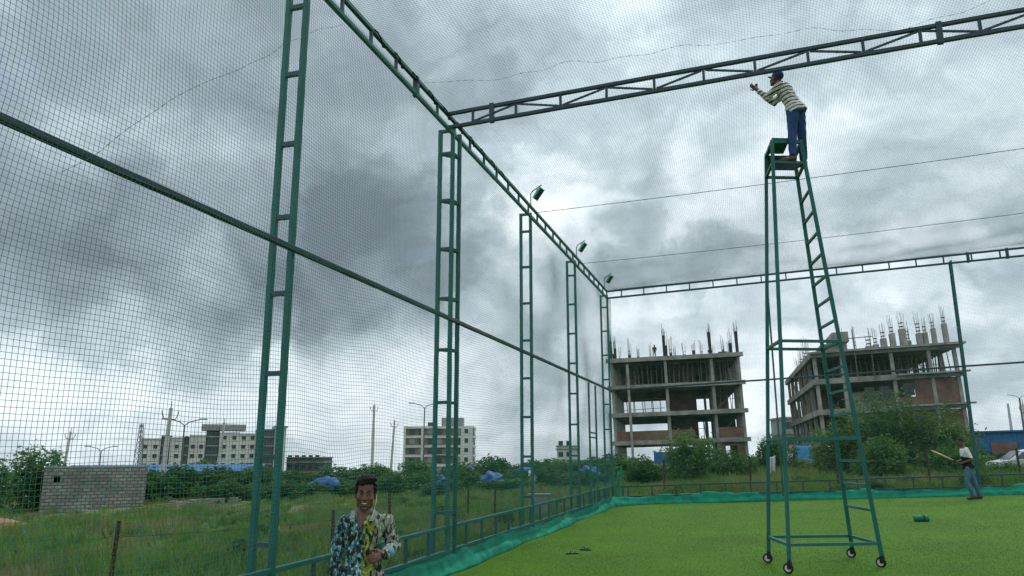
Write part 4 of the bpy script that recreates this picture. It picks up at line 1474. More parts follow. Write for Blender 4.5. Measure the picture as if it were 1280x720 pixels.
# ------------------------------------------------------------------ rusty fence posts outside the cage
RP = [(-9.63, 10.09, 1.0, 'nearest rusty fence post at the lower left of the field'), (-7.27, 12.66, 0.93, 'rusty fence post just left of the smiling man'),
      (-8.31, 17.09, 1.02, 'rusty fence post just right of the smiling man'), (-7.6, 20.41, 1.1, 'rusty fence post right of the triple-rail post'),
      (-7.39, 22.16, 1.0, 'second rusty fence post right of the triple-rail post'),
      (-3.35, 30.6, 1.45, 'dark fence post beyond the far net below the left unfinished building'), (-0.16, 30.8, 1.45, 'dark fence post beyond the far net left of the scaffold'),
      (2.95, 31.6, 1.45, 'dark fence post beyond the far net under the big tree'), (6.19, 32.2, 1.4, 'dark fence post beyond the far net left of the batsman'),
      (9.26, 32.8, 1.35, 'dark fence post beyond the far net near the car')]
for i, (x, y, h, lab) in enumerate(RP):
    z0 = gz(x, y)
    o = empty('fence_post', (x, y, z0), lab, 'fence post', 'rusty fence posts round the plot', rot=(random.uniform(-.03, .03), random.uniform(-.03, .03), random.uniform(0, 1)))
    w = 0.06
    MB().box((0, 0, h / 2 - 0.15), (w, 0.008, h + 0.3)).box((-w / 2 + 0.004, w / 2 + 0.002, h / 2 - 0.15), (0.008, w - 0.006, h + 0.3)).build('angle_iron', M['rust'], o)
    for k in range(3):
        MB().tube((0.0, -0.02, h * (0.45 + 0.22 * k)), (0.0, 0.02, h * (0.45 + 0.22 * k)), 0.010, n=6).build('wire_tie', M['steel_grey'], o)


def strand(p, q, h, label):
    a, b_ = Vector((p[0], p[1], gz(*p[:2]) + h)), Vector((q[0], q[1], gz(*q[:2]) + h))
    pts = [a.lerp(b_, t / 10) - Vector((0, 0, 0.12 * (t / 10) * (1 - t / 10))) for t in range(11)]
    tag(MB().path(pts, 0.005, 4).build('fence_wire', M['rust']), label, 'wire', 'slack fence wires')


strand(RP[0], RP[1], 0.75, 'slack fence wire between the two nearest rusty posts')
strand(RP[1], RP[2], 0.75, 'slack fence wire behind the smiling man')
strand(RP[5], RP[6], 1.1, 'slack fence wire beyond the far net below the left unfinished building')
strand(RP[6], RP[7], 1.1, 'slack fence wire beyond the far net behind the scaffold')
strand(RP[7], RP[8], 1.1, 'slack fence wire beyond the far net below the big tree')

# ------------------------------------------------------------------ left: block-walled hut, rubble, blue roof
wa, wb = Vector((-34.2, 30.75, 0)), Vector((-30.87, 34.1, 0))
wd = (wb - wa); wl_ = wd.length
hut = empty('block_hut', (wa.x, wa.y, -1.25), 'grey block-walled hut with one small square opening, in the left field', 'hut', rot=(0, 0, math.atan2(wd.y, wd.x)))
hh = 2.36
blk = MB()
t_ = 0.22
ox0, ox1, oz0, oz1 = 0.46, 0.74, 1.62, 1.95
blk.box2((0, 0, -0.4), (ox0, t_, hh)).box2((ox1, 0, -0.4), (wl_, t_, hh)).box2((ox0, 0, -0.4), (ox1, t_, oz0)).box2((ox0, 0, oz1), (ox1, t_, hh))
blk.build('front_wall', M['block'], hut)
MB().box2((0, t_, -0.4), (t_, 5.2, hh)).build('side_wall', M['block'], hut)
MB().box2((wl_ - t_, t_, -0.4), (wl_, 5.2, hh)).build('side_wall', M['block'], hut)
MB().box2((t_, 5.0, -0.4), (wl_ - t_, 5.2, hh)).build('back_wall', M['block'], hut)
MB().box2((t_, t_, hh - 0.25), (wl_ - t_, 5.0, hh - 0.12)).build('roof', M['concrete'], hut)  # unseen slab below the wall tops, added to darken the interior
MB().box2((0.02, 0.02, hh), (wl_ - 0.02, t_ - 0.02, hh + 0.06)).build('coping', M['concrete'], hut)


def rock(name, loc, r, seed, m, label, group, cat='rock'):
    rr = random.Random(seed)
    bm = bmesh.new()
    bmesh.ops.create_icosphere(bm, subdivisions=2, radius=1.0)
    for v in bm.verts:
        k = 1 + 0.25 * math.sin(v.co.x * 3 + seed) * math.cos(v.co.y * 4 + seed * 2) + rr.uniform(-0.1, 0.1)
        v.co = Vector((v.co.x * r[0], v.co.y * r[1], v.co.z * r[2])) * k
    me_ = bpy.data.meshes.new(name); bm.to_mesh(me_); bm.free()
    o = link(name, me_, m)
    o.location = loc
    return tag(o, label, cat, group) if label else o


pile = []
for i in range(170):
    t = rng.uniform(0, 1)
    y = 31.0 + 6.0 * t
    x = -32.0 + 4.0 * t + rng.normal(0, 0.8)
    pile.append((x, y, gz(x, y) + 0.25 * math.exp(-((y - 36) / 1.2) ** 2) + 0.04))
mbp = MB()
for (x, y, z) in pile:
    r_ = rng.uniform(0.05, 0.19)
    a = [Vector(rng.normal(size=3)) for _ in range(2)]
    mbp.box((x, y, z), (r_ * 2, r_ * rng.uniform(1, 2), r_ * 1.3))
rb = mbp.build('rubble', M['rubble'], bevel=0.01)
tag(rb, kind='stuff', label='broken stone rubble along the foot of the block hut', cat='rubble')
# bare earth mound by the hut
mv = []
mound = MB()
rings = []
for k, (rr_, zz) in enumerate(((2.6, -0.15), (2.0, 0.22), (1.3, 0.42), (0.6, 0.55), (0.1, 0.58))):
    rings.append([(rr_ * math.cos(a) * (1 + 0.15 * math.sin(3 * a + k)), rr_ * 0.8 * math.sin(a) * (1 + 0.12 * math.sin(5 * a)), zz) for a in np.linspace(0, 2 * math.pi, 24, endpoint=False)])
o = mound.loft(rings).build('earth_mound', M['soil'], smooth=True)
o.location = (-28.3, 23.2, gz(-28.3, 23.2) - 0.05); o.scale = (0.8, 0.8, 0.7)
tag(o, 'low mound of bare reddish soil left of the block hut', 'mound')
o2 = link('earth_mound', o.data); o2.location = (-11.0, 64, gz(-11, 64)); o2.scale = (0.8, 0.8, 1.2)
tag(o2, 'low mound of pale soil at the foot of the left unfinished building', 'mound')

ra, rb_ = Vector((-45.8, 43.2, 0)), Vector((-36.2, 53.2, 0))
rd = rb_ - ra
shed = empty('blue_shed', (ra.x, ra.y, -1.50), 'long low shed with blue sheet roof behind the block hut', 'shed', rot=(0, 0, math.atan2(rd.y, rd.x)))
Lr = rd.length
MB().box2((0.3, 0, -0.8), (Lr - 0.3, 6, 2.0)).build('wall', M['mid_grey'], shed)
n_c = 60
rv, rf = [], []
for i in range(n_c + 1):
    x = Lr * i / n_c
    dz = 0.035 if i % 2 else 0.0
    rv += [(x, -0.5, 2.05 + dz), (x, 3.0, 2.55 + dz), (x, 6.5, 2.05 + dz)]
for i in range(n_c):
    a = i * 3
    rf += [(a, a + 3, a + 4, a + 1), (a + 1, a + 4, a + 5, a + 2)]
ro = MB().add(rv, rf).build('roof', M['blue_sheet'], shed)
ro.modifiers.new('t', 'SOLIDIFY').thickness = 0.03
MB().box2((-0.05, -0.56, 1.86), (Lr + 0.05, -0.51, 2.10)).build('fascia', M['blue_sheet'], shed)


# ------------------------------------------------------------------ poles, lamps, mast
def power_pole(x, y, h, lean, label, arm=True, r=0.11, zb=None):
    z0 = gz(x, y) if zb is None else zb
    h -= gz_slack(x, y)
    o = empty('power_pole', (x, y, z0), label, 'pole', 'concrete power poles', rot=(0, lean, 0.7))
    MB().tube((0, 0, -0.5), (0, 0, h), r * 1.15, r * 0.72, 8).build('shaft', M['pole'], o)
    if arm:
        MB().path([(-0.5, 0, h - 0.35), (-0.35, 0, h - 0.75), (0.35, 0, h - 0.75), (0.5, 0, h - 0.35)], 0.045, 5).build('crossarm', M['steel_grey'], o)
        for dx in (-0.5, 0.5):
            MB().tube((dx, 0, h - 0.37), (dx, 0, h - 0.15), 0.05, 0.03, 6).build('insulator', M['pole'], o)
        MB().tube((0, 0, h - 0.02), (0, 0, h + 0.45), 0.04, 0.02, 6).build('spike', M['steel_grey'], o)
    return o


power_pole(-37.2, 42.4, 6.0, 0.03, 'pale concrete power pole with crossarm right of the block hut', r=0.17)
power_pole(-50.9, 65.3, 6.5, 0.07, 'leaning pale power pole in front of the cream apartment block', r=0.15)
power_pole(-46.8, 90.5, 9.6, 0.0, 'tallest pale pole behind the smiling man', r=0.2)
power_pole(-45.2, 92.5, 7.6, 0.05, 'shorter pole just right of the tallest pale pole', r=0.16)
power_pole(-71, 66, 6.2, 0.06, 'grey leaning pole above the left end of the blue roof', r=0.16)
power_pole(20.2, 72.3, 5.2, 0.0, 'pale pole in front of the blue shed at the right', arm=False, r=0.12)
power_pole(23.0, 78.0, 5.4, -0.02, 'grey pole with crossarm at the right edge', r=0.12)


def street_lamp(x, y, h, label, z0=None, double=True, rz=0.6, k=1.0):
    o = empty('street_lamp', (x, y, gz(x, y) if z0 is None else z0), label, 'street lamp', 'street lamps beyond the field', rot=(0, 0, rz))
    h -= gz_slack(x, y)
    MB().tube((0, 0, -0.3), (0, 0, h), 0.13, 0.08, 8).build('mast', M['steel_grey'], o)
    for sx in ((-1, 1) if double else (-1,)):
        MB().path([(0, 0, h - 0.05), (sx * 0.5 * k, 0, h + 0.35 * k), (sx * 1.5 * k, 0, h + 0.62 * k)], 0.06 * k, 6).build('arm', M['steel_grey'], o)
        MB().box((sx * 1.85 * k, 0, h + 0.66 * k), (0.8 * k, 0.26 * k, 0.14 * k)).build('lantern', M['steel_grey'], o, bevel=0.03)
    return o


street_lamp(-58.0, 68.8, 6.6, 'double-armed street lamp in front of the cream apartment block')
street_lamp(-44.5, 101.5, 9.8, 'double-armed street lamp in front of the tan and white building', rz=0.35)
street_lamp(-92, 92, 4.6, 'small distant double-armed street lamp left of the apartment block')
street_lamp(24.5, 84.0, 6.3, 'small double-armed street lamp near the blue shed on the right', rz=0.1, k=0.45)

# lattice mast
lm = empty('lattice_mast', (-136, 147, -5.4), 'far thin lattice mast left of the apartment block', 'mast')
HH = 14.7
for sx, sy in ((-1, -1), (1, -1), (1, 1), (-1, 1)):
    MB().beam((sx * 0.9, sy * 0.9, 0), (sx * 0.25, sy * 0.25, HH), 0.12).build('leg', M['steel_grey'], lm)
lat = MB()
for i in range(12):
    z0_, z1_ = HH * i / 12, HH * (i + 1) / 12
    r0_, r1_ = 0.9 - 0.65 * i / 12, 0.9 - 0.65 * (i + 1) / 12
    for (a, b_) in (((-1, -1), (1, -1)), ((1, -1), (1, 1)), ((1, 1), (-1, 1)), ((-1, 1), (-1, -1))):
        lat.beam((a[0] * r0_, a[1] * r0_, z0_), (b_[0] * r1_, b_[1] * r1_, z1_), 0.07)
        lat.beam((b_[0] * r0_, b_[1] * r0_, z0_), (a[0] * r1_, a[1] * r1_, z1_), 0.07)
lat.build('lattice', M['steel_grey'], lm)


# ------------------------------------------------------------------ far finished buildings
def shared(name, me_, parent, loc, rot=None):
    o = bpy.data.objects.new(name, me_)
    COL.objects.link(o)
    o.parent = parent
    o.location = loc
    if rot:
        o.rotation_euler = rot
    return o


win_me = MB().box((0, 0, 0), (1.3, 0.12, 1.3)).mesh('window'); win_me.materials.append(M['glass'])
frm_me = MB().box((0, -0.02, -0.72), (1.6, 0.22, 0.14)).box((0, -0.02, 0.74), (1.7, 0.3, 0.12)).mesh('sill'); frm_me.materials.append(M['white_wall'])

# cream apartment block; facade along local x
ap_ = empty('apartment_block', (-163, 176.5, -2.5), 'long cream apartment block with dark grey stair bays, far left', 'building', rot=(0, 0, math.atan2(198.7 - 178.2, -134.6 + 160.8)))
ap_.scale = (0.82, 1, 0.86)
seg = [(0, 6.2, 10.6, 'cream'), (6.2, 9.2, 11.8, 'grey_wall'), (9.2, 13.5, 11.0, 'cream'), (13.5, 15.2, 11.4, 'grey_wall'), (15.2, 20.5, 11.8, 'cream'),
       (20.5, 25.0, 13.6, 'grey_wall'), (25.0, 31.5, 12.6, 'cream'), (31.5, 37.5, 12.4, 'cream'), (37.5, 43.5, 14.2, 'grey_wall'), (43.5, 47.5, 14.4, 'cream')]
for i, (x0, x1, h, mm) in enumerate(seg):
    dpt = 0.5 if mm == 'grey_wall' else 0.0
    MB().box2((x0, dpt, -5.5), (x1, 11, h)).build('wall', M[mm], ap_)
    if mm == 'cream':
        MB().box2((x0 - 0.1, -0.25, h), (x1 + 0.1, 11.2, h + 0.35)).build('parapet', M['white_wall'], ap_)
        nw_ = max(1, int((x1 - x0) / 2.6))
        for k in range(nw_):
            for fl in range(4):
                z = 2.2 + fl * 3.0
                if z > h - 0.8:
                    continue
                xx = x0 + (k + 0.5) * (x1 - x0) / nw_
                w = shared('window', win_me, ap_, (xx, -0.02, z))
                shared('sill', frm_me, w, (0, 0, 0))
    else:
        for fl in range(4):
            z = 2.6 + fl * 3.0
            MB().box2((x0 + 0.3, 0.1, z - 0.25), (x1 - 0.3, 0.5, z + 0.1)).build('balcony_slab', M['mid_grey'], ap_)
MB().box2((18.8, -0.6, 13.6), (33.5, 8, 15.6)).build('roof_box', M['mid_grey'], ap_)
MB().box2((43.2, -0.6, 14.75), (48, 11.3, 15.3)).build('roof_slab', M['mid_grey'], ap_)
# tan and white building in the centre
cb = empty('office_building', (-84.5, 180.5, -2.6), 'five-storey tan and white building with roof room, behind the triple-rail post', 'building', rot=(0, 0, 0.30))
cb.scale = (0.92, 1, 0.86)
W_, D_ = 19.0, 12.0
nfl, fh = 5, 2.75
MB().box2((0.1, 0.4, -2.5), (W_ - 0.1, D_, -0.01)).build('plinth', M['white_wall'], cb)
for fl in range(nfl):
    z = fl * fh
    MB().box2((0, 0.35, z), (W_, D_, z + fh - 0.7)).build('wall', M['tan'] if fl < 5 else M['white_wall'], cb)
    MB().box2((-0.2, 0.0, z + fh - 0.7), (W_ + 0.2, D_ + 0.2, z + fh)).build('floor_band', M['white_wall'], cb)
    for k in range(7):
        xx = 1.4 + k * 2.5
        MB().box2((xx, 0.22, z + 0.35), (xx + 1.5, 0.36, z + fh - 0.8)).build('window', M['glass'] if (k + fl) % 3 else M['mid_grey'], cb)
    for k in range(3):
        MB().box2((W_ - 0.02, 2 + 3.2 * k, z + 0.5), (W_ + 0.06, 3.4 + 3.2 * k, z + fh - 0.75)).build('window', M['glass'], cb)
for xx in (0, 4.9, W_ - 3.2, W_ - 0.5):
    MB().box2((xx - 0.25, -0.1, 0), (xx + 0.35, 0.34, nfl * fh)).build('pilaster', M['white_wall'], cb)
MB().box2((W_ - 3.2, -0.05, 0), (W_ - 0.6, 0.3, nfl * fh)).build('stair_bay', M['white_wall'], cb)
for fl in range(nfl):
    MB().box2((W_ - 2.4, -0.12, fl * fh + 0.7), (W_ - 1.4, -0.06, fl * fh + 1.9)).build('window', M['glass'], cb)
MB().box2((W_ - 9, 2, nfl * fh), (W_ - 3, 8, nfl * fh + 2.6)).build('roof_room', M['mid_grey'], cb)
MB().box2((6, 3, nfl * fh), (8.5, 6, nfl * fh + 1.3)).build('water_tank', M['grey_wall'], cb)
# further small ones
for (x, y, w, d, h, mm, lab) in ((-142, 216, 12, 10, 7.2, 'grey_wall', 'low dark unfinished frame building far behind the field, left of the tallest pole'),
                                 (6.0, 158, 4.6, 9, 9.0, 'mid_grey', 'small far grey building between the two unfinished buildings'),
                                 (-52, 210, 6, 6, 6.5, 'white_wall', 'tiny far white building right of the tan and white building')):
    o = empty('far_building', (x, y, gz(x, y) - 0.3), lab, 'building', rot=(0, 0, 0.25))
    fh_ = 3.0
    k = 0
    while k * fh_ < h:
        MB().box2((0, 0.3, k * fh_), (w, d, min(k * fh_ + fh_ - 0.35, h))).build('wall', M[mm], o)
        MB().box2((-0.3, 0, min(k * fh_ + fh_ - 0.35, h)), (w + 0.3, d + 0.3, min(k * fh_ + fh_, h + 0.3))).build('floor_slab', M['concrete'], o)
        for j in range(int(w / 2.2)):
            shared('window', win_me, o, (1.1 + j * 2.2, 0.28, k * fh_ + 1.4))
        k += 1

# ------------------------------------------------------------------ unfinished buildings
def rebar_bundle(parent, x, y, z, h, n=5, spread=0.16, thick=0.035, sleeve=0.0):
    m_ = MB()
    for k in range(n):
        a = 2 * math.pi * k / n
        dx, dy = spread * math.cos(a), spread * math.sin(a)
        m_.tube((x + dx, y + dy, z - 0.05), (x + dx * random.uniform(.8, 1.8) + random.uniform(-.1, .1), y + dy * 1.3, z + h * random.uniform(0.72, 1.0)), thick, thick * 0.7, 4)
    for k in range(int(h * 0.5 / 0.35)):
        zz = z + 0.25 + 0.35 * k
        m_.box((x, y, zz), (spread * 2.1, spread * 2.1, 0.05))
    m_.build('rebar', M['rebar'], parent)
    if sleeve:
        MB().box((x, y, z + sleeve / 2), (0.34, 0.34, sleeve)).build('column_stub', M['rebar'], parent)


def props(parent, x0, x1, y0, y1, z0, z1, nx_, ny_, seed):
    r = random.Random(seed)
    m_ = MB()
    for i in range(nx_):
        for j in range(ny_):
            x = x0 + (x1 - x0) * (i + 0.5) / nx_ + r.uniform(-.15, .15)
            y = y0 + (y1 - y0) * (j + 0.5) / ny_ + r.uniform(-.2, .2)
            m_.tube((x + r.uniform(-.15, .15), y, z0), (x + r.uniform(-.12, .12), y, z1), 0.06, 0.05, 5)
    for j in range(ny_):
        y = y0 + (y1 - y0) * (j + 0.5) / ny_
        m_.beam((x0, y, z1 - 0.08), (x1, y, z1 - 0.08), 0.1)
        if j % 2:
            m_.beam((x0, y, z0 + (z1 - z0) * .5), (x1, y, z0 + (z1 - z0) * .55), 0.06)
    o = m_.build('shuttering_props', M['prop'], parent)
    tag(o, kind='stuff')


# left one
yawL = rad(6)
ub = empty('unfinished_building', (-15.9, 93.2, 0.0), 'left bare concrete frame building of four storeys with black rebar on top', 'building', 'unfinished buildings', rot=(0, rad(-1.6), yawL))
BW, BD, FH = 15.6, 22.0, 3.32
zs = [FH, 2 * FH, 3 * FH, 4 * FH]
colx = [0.25, 6.75, 12.2, 15.35]
coly = [0.25, 4.2, 8.2, 12.2, 16.4, 21.7]
for i, z in enumerate(zs):
    MB().box2((-0.35, -0.35, z - 0.22), (BW + 0.25, BD + 0.3, z)).build('floor_slab', M['concrete'] if i < 3 else M['formwork'], ub)
    MB().box2((-0.40, -0.42, z - 0.48), (BW + 0.3, -0.10, z + 0.02)).build('edge_beam', M['concrete'], ub)
    for yb in coly[1:]:
        MB().box2((-0.2, yb - 0.14, z - 0.5), (BW, yb + 0.14, z - 0.23)).build('floor_beam', M['concrete'], ub)
    for xb in colx:
        MB().box2((xb - 0.14, 0.0, z - 0.52), (xb + 0.14, BD, z - 0.24)).build('floor_beam', M['concrete'], ub)
for i in range(4):
    z0_ = i * FH - (0.8 if i == 0 else 0)
    z1_ = (i + 1) * FH - 0.225
    for xi, x in enumerate(colx):
        for yi, y in enumerate(coly):
            if xi > 0 and yi in (3, 4) and i < 3:
                continue
            MB().box2((x - 0.17, y - 0.2, z0_), (x + 0.17, y + 0.2, z1_)).build('column', M['concrete_col'], ub)
MB().box2((2.05, -0.85, -0.8), (2.35, -0.55, 3.75 * FH)).build('service_post', M['concrete_col'], ub)
# brick infill
def wall(parent, x0, y0, x1, y1, z0, z1, m='brick'):
    MB().box2((x0, y0, z0), (x1, y1, z1)).build('brick_wall', M[m], parent)


wall(ub, 0.45, 0.02, 6.55, 0.24, FH, FH + 1.15)
wall(ub, 6.95, 0.02, 9.6, 0.24, FH, FH + 1.15)
wall(ub, 12.4, 0.02, 15.15, 0.24, FH, FH + 1.25)
wall(ub, 12.4, 0.02, 13.0, 0.24, -0.8, FH - 0.25)
wall(ub, 14.3, 0.02, 15.15, 0.24, -0.8, FH - 0.25)
wall(ub, 13.0, 0.02, 14.3, 0.24, -0.8, 1.1)
wall(ub, 13.0, 0.02, 14.3, 0.24, 2.4, FH - 0.25)
wall(ub, 15.22, 0.5, 15.44, 21.4, -0.8, FH - 0.25)
for i in (1, 2, 3):
    wall(ub, 7.0, 5.2, 10.3, 5.42, i * FH, (i + 1) * FH - 0.5)
    wall(ub, 13.4, 21.5, 15.2, 21.7, i * FH, (i + 1) * FH - 0.5)
    wall(ub, 6.95, 5.42, 7.15, 9.6, i * FH, (i + 1) * FH - 0.5)
wall(ub, 0.45, 21.5, 6.5, 21.72, FH, FH + 1.0)
wall(ub, 12.5, 8.4, 15.1, 8.6, FH, 2 * FH - 0.5)
for i, (x, y, z) in enumerate(((12.6, 5, 2 * FH), (12.6, 5, FH))):
    MB().beam((12.4, 6, z), (15.0, 6, z + 2.6), 0.35, 0.25).build('stair_flight', M['concrete'], ub)
props(ub, 7.2, 11.8, 6.0, 15.0, FH, 2 * FH - 0.5, 4, 3, 21)
props(ub, 12.5, 15.0, 1.0, 8.0, 2 * FH, 3 * FH - 0.5, 3, 3, 22)
props(ub, 0.5, 6.4, 12.0, 20.0, 2 * FH, 3 * FH - 0.5, 5, 2, 23)
props(ub, 0.4, 6.5, 0.3, 15.5, 3 * FH, 4 * FH - 0.5, 11, 6, 1)
props(ub, 6.9, 12.0, 0.3, 15.5, 3 * FH, 4 * FH - 0.5, 9, 6, 2)
props(ub, 12.4, 15.2, 0.3, 15.5, 3 * FH, 4 * FH - 0.5, 5, 6, 3)
MB().box2((0.3, 15.0, 3 * FH), (15.2, 15.15, 4 * FH - 0.55)).build('shutter_screen', M['formwork'], ub)
MB().box2((7.2, 6.5, 3 * FH), (11.9, 6.62, 4 * FH - 0.6)).build('shutter_screen', M['formwork'], ub)
for (x, y, h, n, sl) in ((0.25, 0.25, 3.7, 6, 2.3), (0.6, 3.4, 3.5, 5, 1.8), (0.25, 6.6, 3.2, 5, 1.5), (0.8, 9.8, 3.0, 4, 1.2), (3.4, 6.5, 2.6, 4, 0.9), (6.75, 0.25, 4.2, 7, 2.6),
                         (7.0, 3.4, 3.9, 6, 1.8), (6.9, 9.8, 3.3, 5, 1.2), (9.2, 4.0, 2.3, 3, 0), (10.6, 8.0, 3.0, 4, 1.6), (12.2, 0.25, 4.0, 6, 2.7), (14.2, 6.6, 3.4, 5, 1.2), (15.35, 0.25, 4.0, 6, 2.6), (15.3, 9.8, 3.4, 5, 1.4),
                         (2.4, 3.0, 3.0, 4, 0.8), (5.0, 9.8, 3.2, 4, 0.6), (7.6, 6.5, 3.6, 5, 1.2), (8.2, 12, 3.4, 4, 0), (11.4, 5, 2.6, 4, 0.7), (13.2, 12, 3.2, 4, 1.0), (14.9, 3.5, 3.6, 5, 1.6)):
    rebar_bundle(ub, x, y, 4 * FH, h, n, 0.13, 0.03, sl)
MB().box2((13.2, 1.0, 4 * FH), (14.3, 2.0, 4 * FH + 0.35)).build('board_stack', M['formwork'], ub)
o = MB().box2((0, 0, 0), (2.2, 0.5, 1.35)).build('blue_tank', M['blue_sheet'], bevel=0.06)
o.location = (-11.2, 92.5, 0.75)
tag(o, 'blue sheet-covered stack on the ground floor of the left unfinished building', 'stack')

# right one
ur = empty('unfinished_building', (6.55, 79.8, 0.05), 'right half-bricked concrete building with pale column stubs on its roof, behind the big tree', 'building', 'unfinished buildings', rot=(0, rad(-2.2), rad(2.2)))
ur.scale = (0.82, 1, 1)
RW_, RD_, FR = 15.6, 30.0, 2.93
zr = [FR, 2 * FR, 3 * FR, 3.9 * FR]
sk = 0.0
for i, z in enumerate(zr):
    ov = 0.25 if i < 3 else 0.9
    MB().box2((-0.25, -ov, z - 0.2), (RW_ + ov * 0.8, RD_, z)).build('floor_slab', M['concrete'], ur)
    MB().box2((-0.30, -0.32, z - 0.5), (RW_ + 0.2, -0.02, z + 0.015)).build('edge_beam', M['concrete'], ur)
    MB().box2((-0.32, 0.0, z - 0.55), (-0.02, RD_, z + 0.02)).build('edge_beam', M['concrete'], ur)
cx = [0.2, 3.2, 8.6, 12.6, 15.3]
cy = [0.2, 5.0, 10.0, 15.0, 20.0, 25.0, 29.6]
for i in range(4):
    z0_ = (zr[i - 1] if i else -0.8)
    z1_ = zr[i] - 0.21
    for x in cx:
        MB().box2((x - 0.19, -0.04, z0_), (x + 0.19, 0.36, z1_)).build('column', M['concrete_col'], ur)
    for y in cy[1:]:
        MB().box2((0.01, y - 0.2, z0_), (0.39, y + 0.2, z1_)).build('column', M['concrete_col'], ur)
        MB().box2((15.1, y - 0.2, z0_), (15.5, y + 0.2, z1_)).build('column', M['concrete_col'], ur)
# main face infill
for i in range(3):
    z0_ = (zr[i - 1] if i else -0.8); z1_ = zr[i] - 0.52
    if i == 2:
        wall(ur, 12.8, 0.02, 15.1, 0.22, z0_, z1_)
        wall(ur, 10.6, 0.02, 12.4, 0.22, z0_, z1_)
        wall(ur, 8.8, 0.02, 10.6, 0.22, z0_, z0_ + 0.8)
        wall(ur, 3.4, 0.4, 8.4, 0.6, z0_, z1_ - 0.9, 'block')
    else:
        wall(ur, 8.8, 0.02, 12.4, 0.22, z0_, z1_)
        wall(ur, 12.8, 0.02, 15.1, 0.22, z0_, z1_)
        wall(ur, 3.4, 0.05, 8.4, 0.25, z0_, z1_, 'block')
    wall(ur, 0.42, 8.0, 3.0, 8.2, z0_, z1_)
    wall(ur, 0.5, 20, 15.0, 20.2, z0_, z1_)
    for yy in (10.3, 20.3):
        wall(ur, 0.08, yy, 0.28, yy + 4.4, z0_, z0_ + 1.2)
for i in (1, 2):
    MB().box2((8.8, -1.0, zr[i] - 0.16), (16.3, -0.33, zr[i] - 0.02)).build('balcony_slab', M['concrete'], ur)
# windows in the face
for (x, z) in ((5.2, 2 * FR + 0.7), (9.4, 2 * FR + 0.9), (5.2, FR + 0.8), (10.2, FR + 0.8), (6.8, 2 * FR + 0.7)):
    w = MB().box2((x, -0.03, z), (x + 1.1, 0.01, z + 1.2)).build('window', M['glass'], ur)
props(ur, 0.5, 8.4, 0.5, 18, 3 * FR, 3.9 * FR - 0.5, 13, 6, 4)
props(ur, 8.8, 15.2, 0.0, 18, 3 * FR, 3.9 * FR - 0.5, 12, 6, 5)
props(ur, -0.2, 0.2, 2, 28, 2 * FR, 3 * FR - 0.5, 1, 16, 6)
props(ur, -0.2, 0.2, 2, 28, 3 * FR, 3.9 * FR - 0.5, 1, 16, 16)
MB().box2((0.5, 19.0, 3 * FR), (15.0, 19.1, 3.9 * FR - 0.6)).build('shutter_screen', M['formwork'], ur)
MB().box2((2.5, 6.0, 3 * FR), (11.5, 6.1, 3.9 * FR - 0.6)).build('shutter_screen', M['formwork'], ur)
# stair tower at the left and stubs on the roof
ZT = 3.9 * FR
MB().box2((1.3, 1.0, ZT), (4.2, 5.0, ZT + 0.9)).build('stair_wall', M['concrete'], ur)
MB().box2((2.6, 0.4, ZT + 0.9), (4.4, 5.0, ZT + 1.9)).build('stair_wall', M['concrete'], ur)
for (x, y, w, h, rh) in ((6.7, 1.0, 0.9, 0.7, 1.4), (7.5, 1.2, 0.7, 0.9, 2.0), (8.3, 0.8, 0.75, 1.7, 1.6), (9.3, 0.8, 0.7, 2.4, 2.0), (10.4, 0.6, 0.8, 3.0, 2.0), (11.2, 1.6, 0.6, 1.2, 2.2),
                         (12.2, 0.8, 0.7, 2.1, 2.2), (12.9, 1.0, 0.6, 2.2, 1.6), (13.7, 0.6, 0.55, 2.7, 1.8), (14.9, 0.5, 0.6, 3.3, 1.9)):
    w, h = w * 0.82, h * 0.60
    MB().box2((x - w / 2, y, ZT), (x + w / 2, y + w, ZT + h)).build('column_stub', M['concrete_col'], ur)
    rebar_bundle(ur, x, y + w / 2, ZT + h, rh, 5, w * 0.33, 0.022)
for k in range(9):
    rebar_bundle(ur, 0.3 + 0.15 * k, 5 + k * 2.9, ZT, 2.2 + (k % 3) * 0.6, 4, 0.16, 0.022)
for x in (3.8, 5.2):
    rebar_bundle(ur, x, 1.5, ZT, 2.6, 3, 0.1, 0.03)
MB().beam((4.4, 1.2, ZT + 1.3), (7.2, 1.2, ZT + 1.35), 0.08).build('scaffold_tube', M['prop'], ur)
sc_m = MB()
for x in (4.6, 6.4):
    sc_m.tube((x, -0.7, 3 * FR - 0.5), (x, -0.7, ZT + 1.9), 0.05, n=5)
sc_m.build('scaffold_tube', M['prop'], ur)


# workers on the roof of the left building, a few pixels tall
def tiny_person(loc, label, h=1.65):
    o = empty('person', loc, label, 'person', 'people')
    m_ = MB()
    m_.ell((0, 0, 0.94 * h), (0.085, 0.10, 0.12))
    m_.loft([ring(Vector((0, 0, zz * h)), Vector((1, 0, 0)), Vector((0, 1, 0)), a, b_, 12) for zz, a, b_ in ((0.46, 0.16, 0.11), (0.58, 0.15, 0.1), (0.76, 0.2, 0.12), (0.84, 0.12, 0.09), (0.88, 0.06, 0.06))])
    for sx in (-1, 1):
        limb(m_, [(Vector((sx * 0.085, 0, 0.48 * h)), 0.08), (Vector((sx * 0.1, -0.03, 0.26 * h)), 0.06), (Vector((sx * 0.11, 0.02, 0.05)), 0.045)])
        limb(m_, [(Vector((sx * 0.2, 0, 0.80 * h)), 0.05), (Vector((sx * 0.26, -0.05, 0.62 * h)), 0.04), (Vector((sx * 0.18, -0.22, 0.52 * h)), 0.03)])
        m_.ell((sx * 0.11, -0.06, 0.035), (0.045, 0.12, 0.04))
    link('body', remeshed(m_, 0.022, 1), M['shoe'], o)
    hp_ = MB().ell((0, 0.01, 0.965 * h), (0.1, 0.115, 0.09)).build('hair', M['hair'], o, smooth=True)
    return o


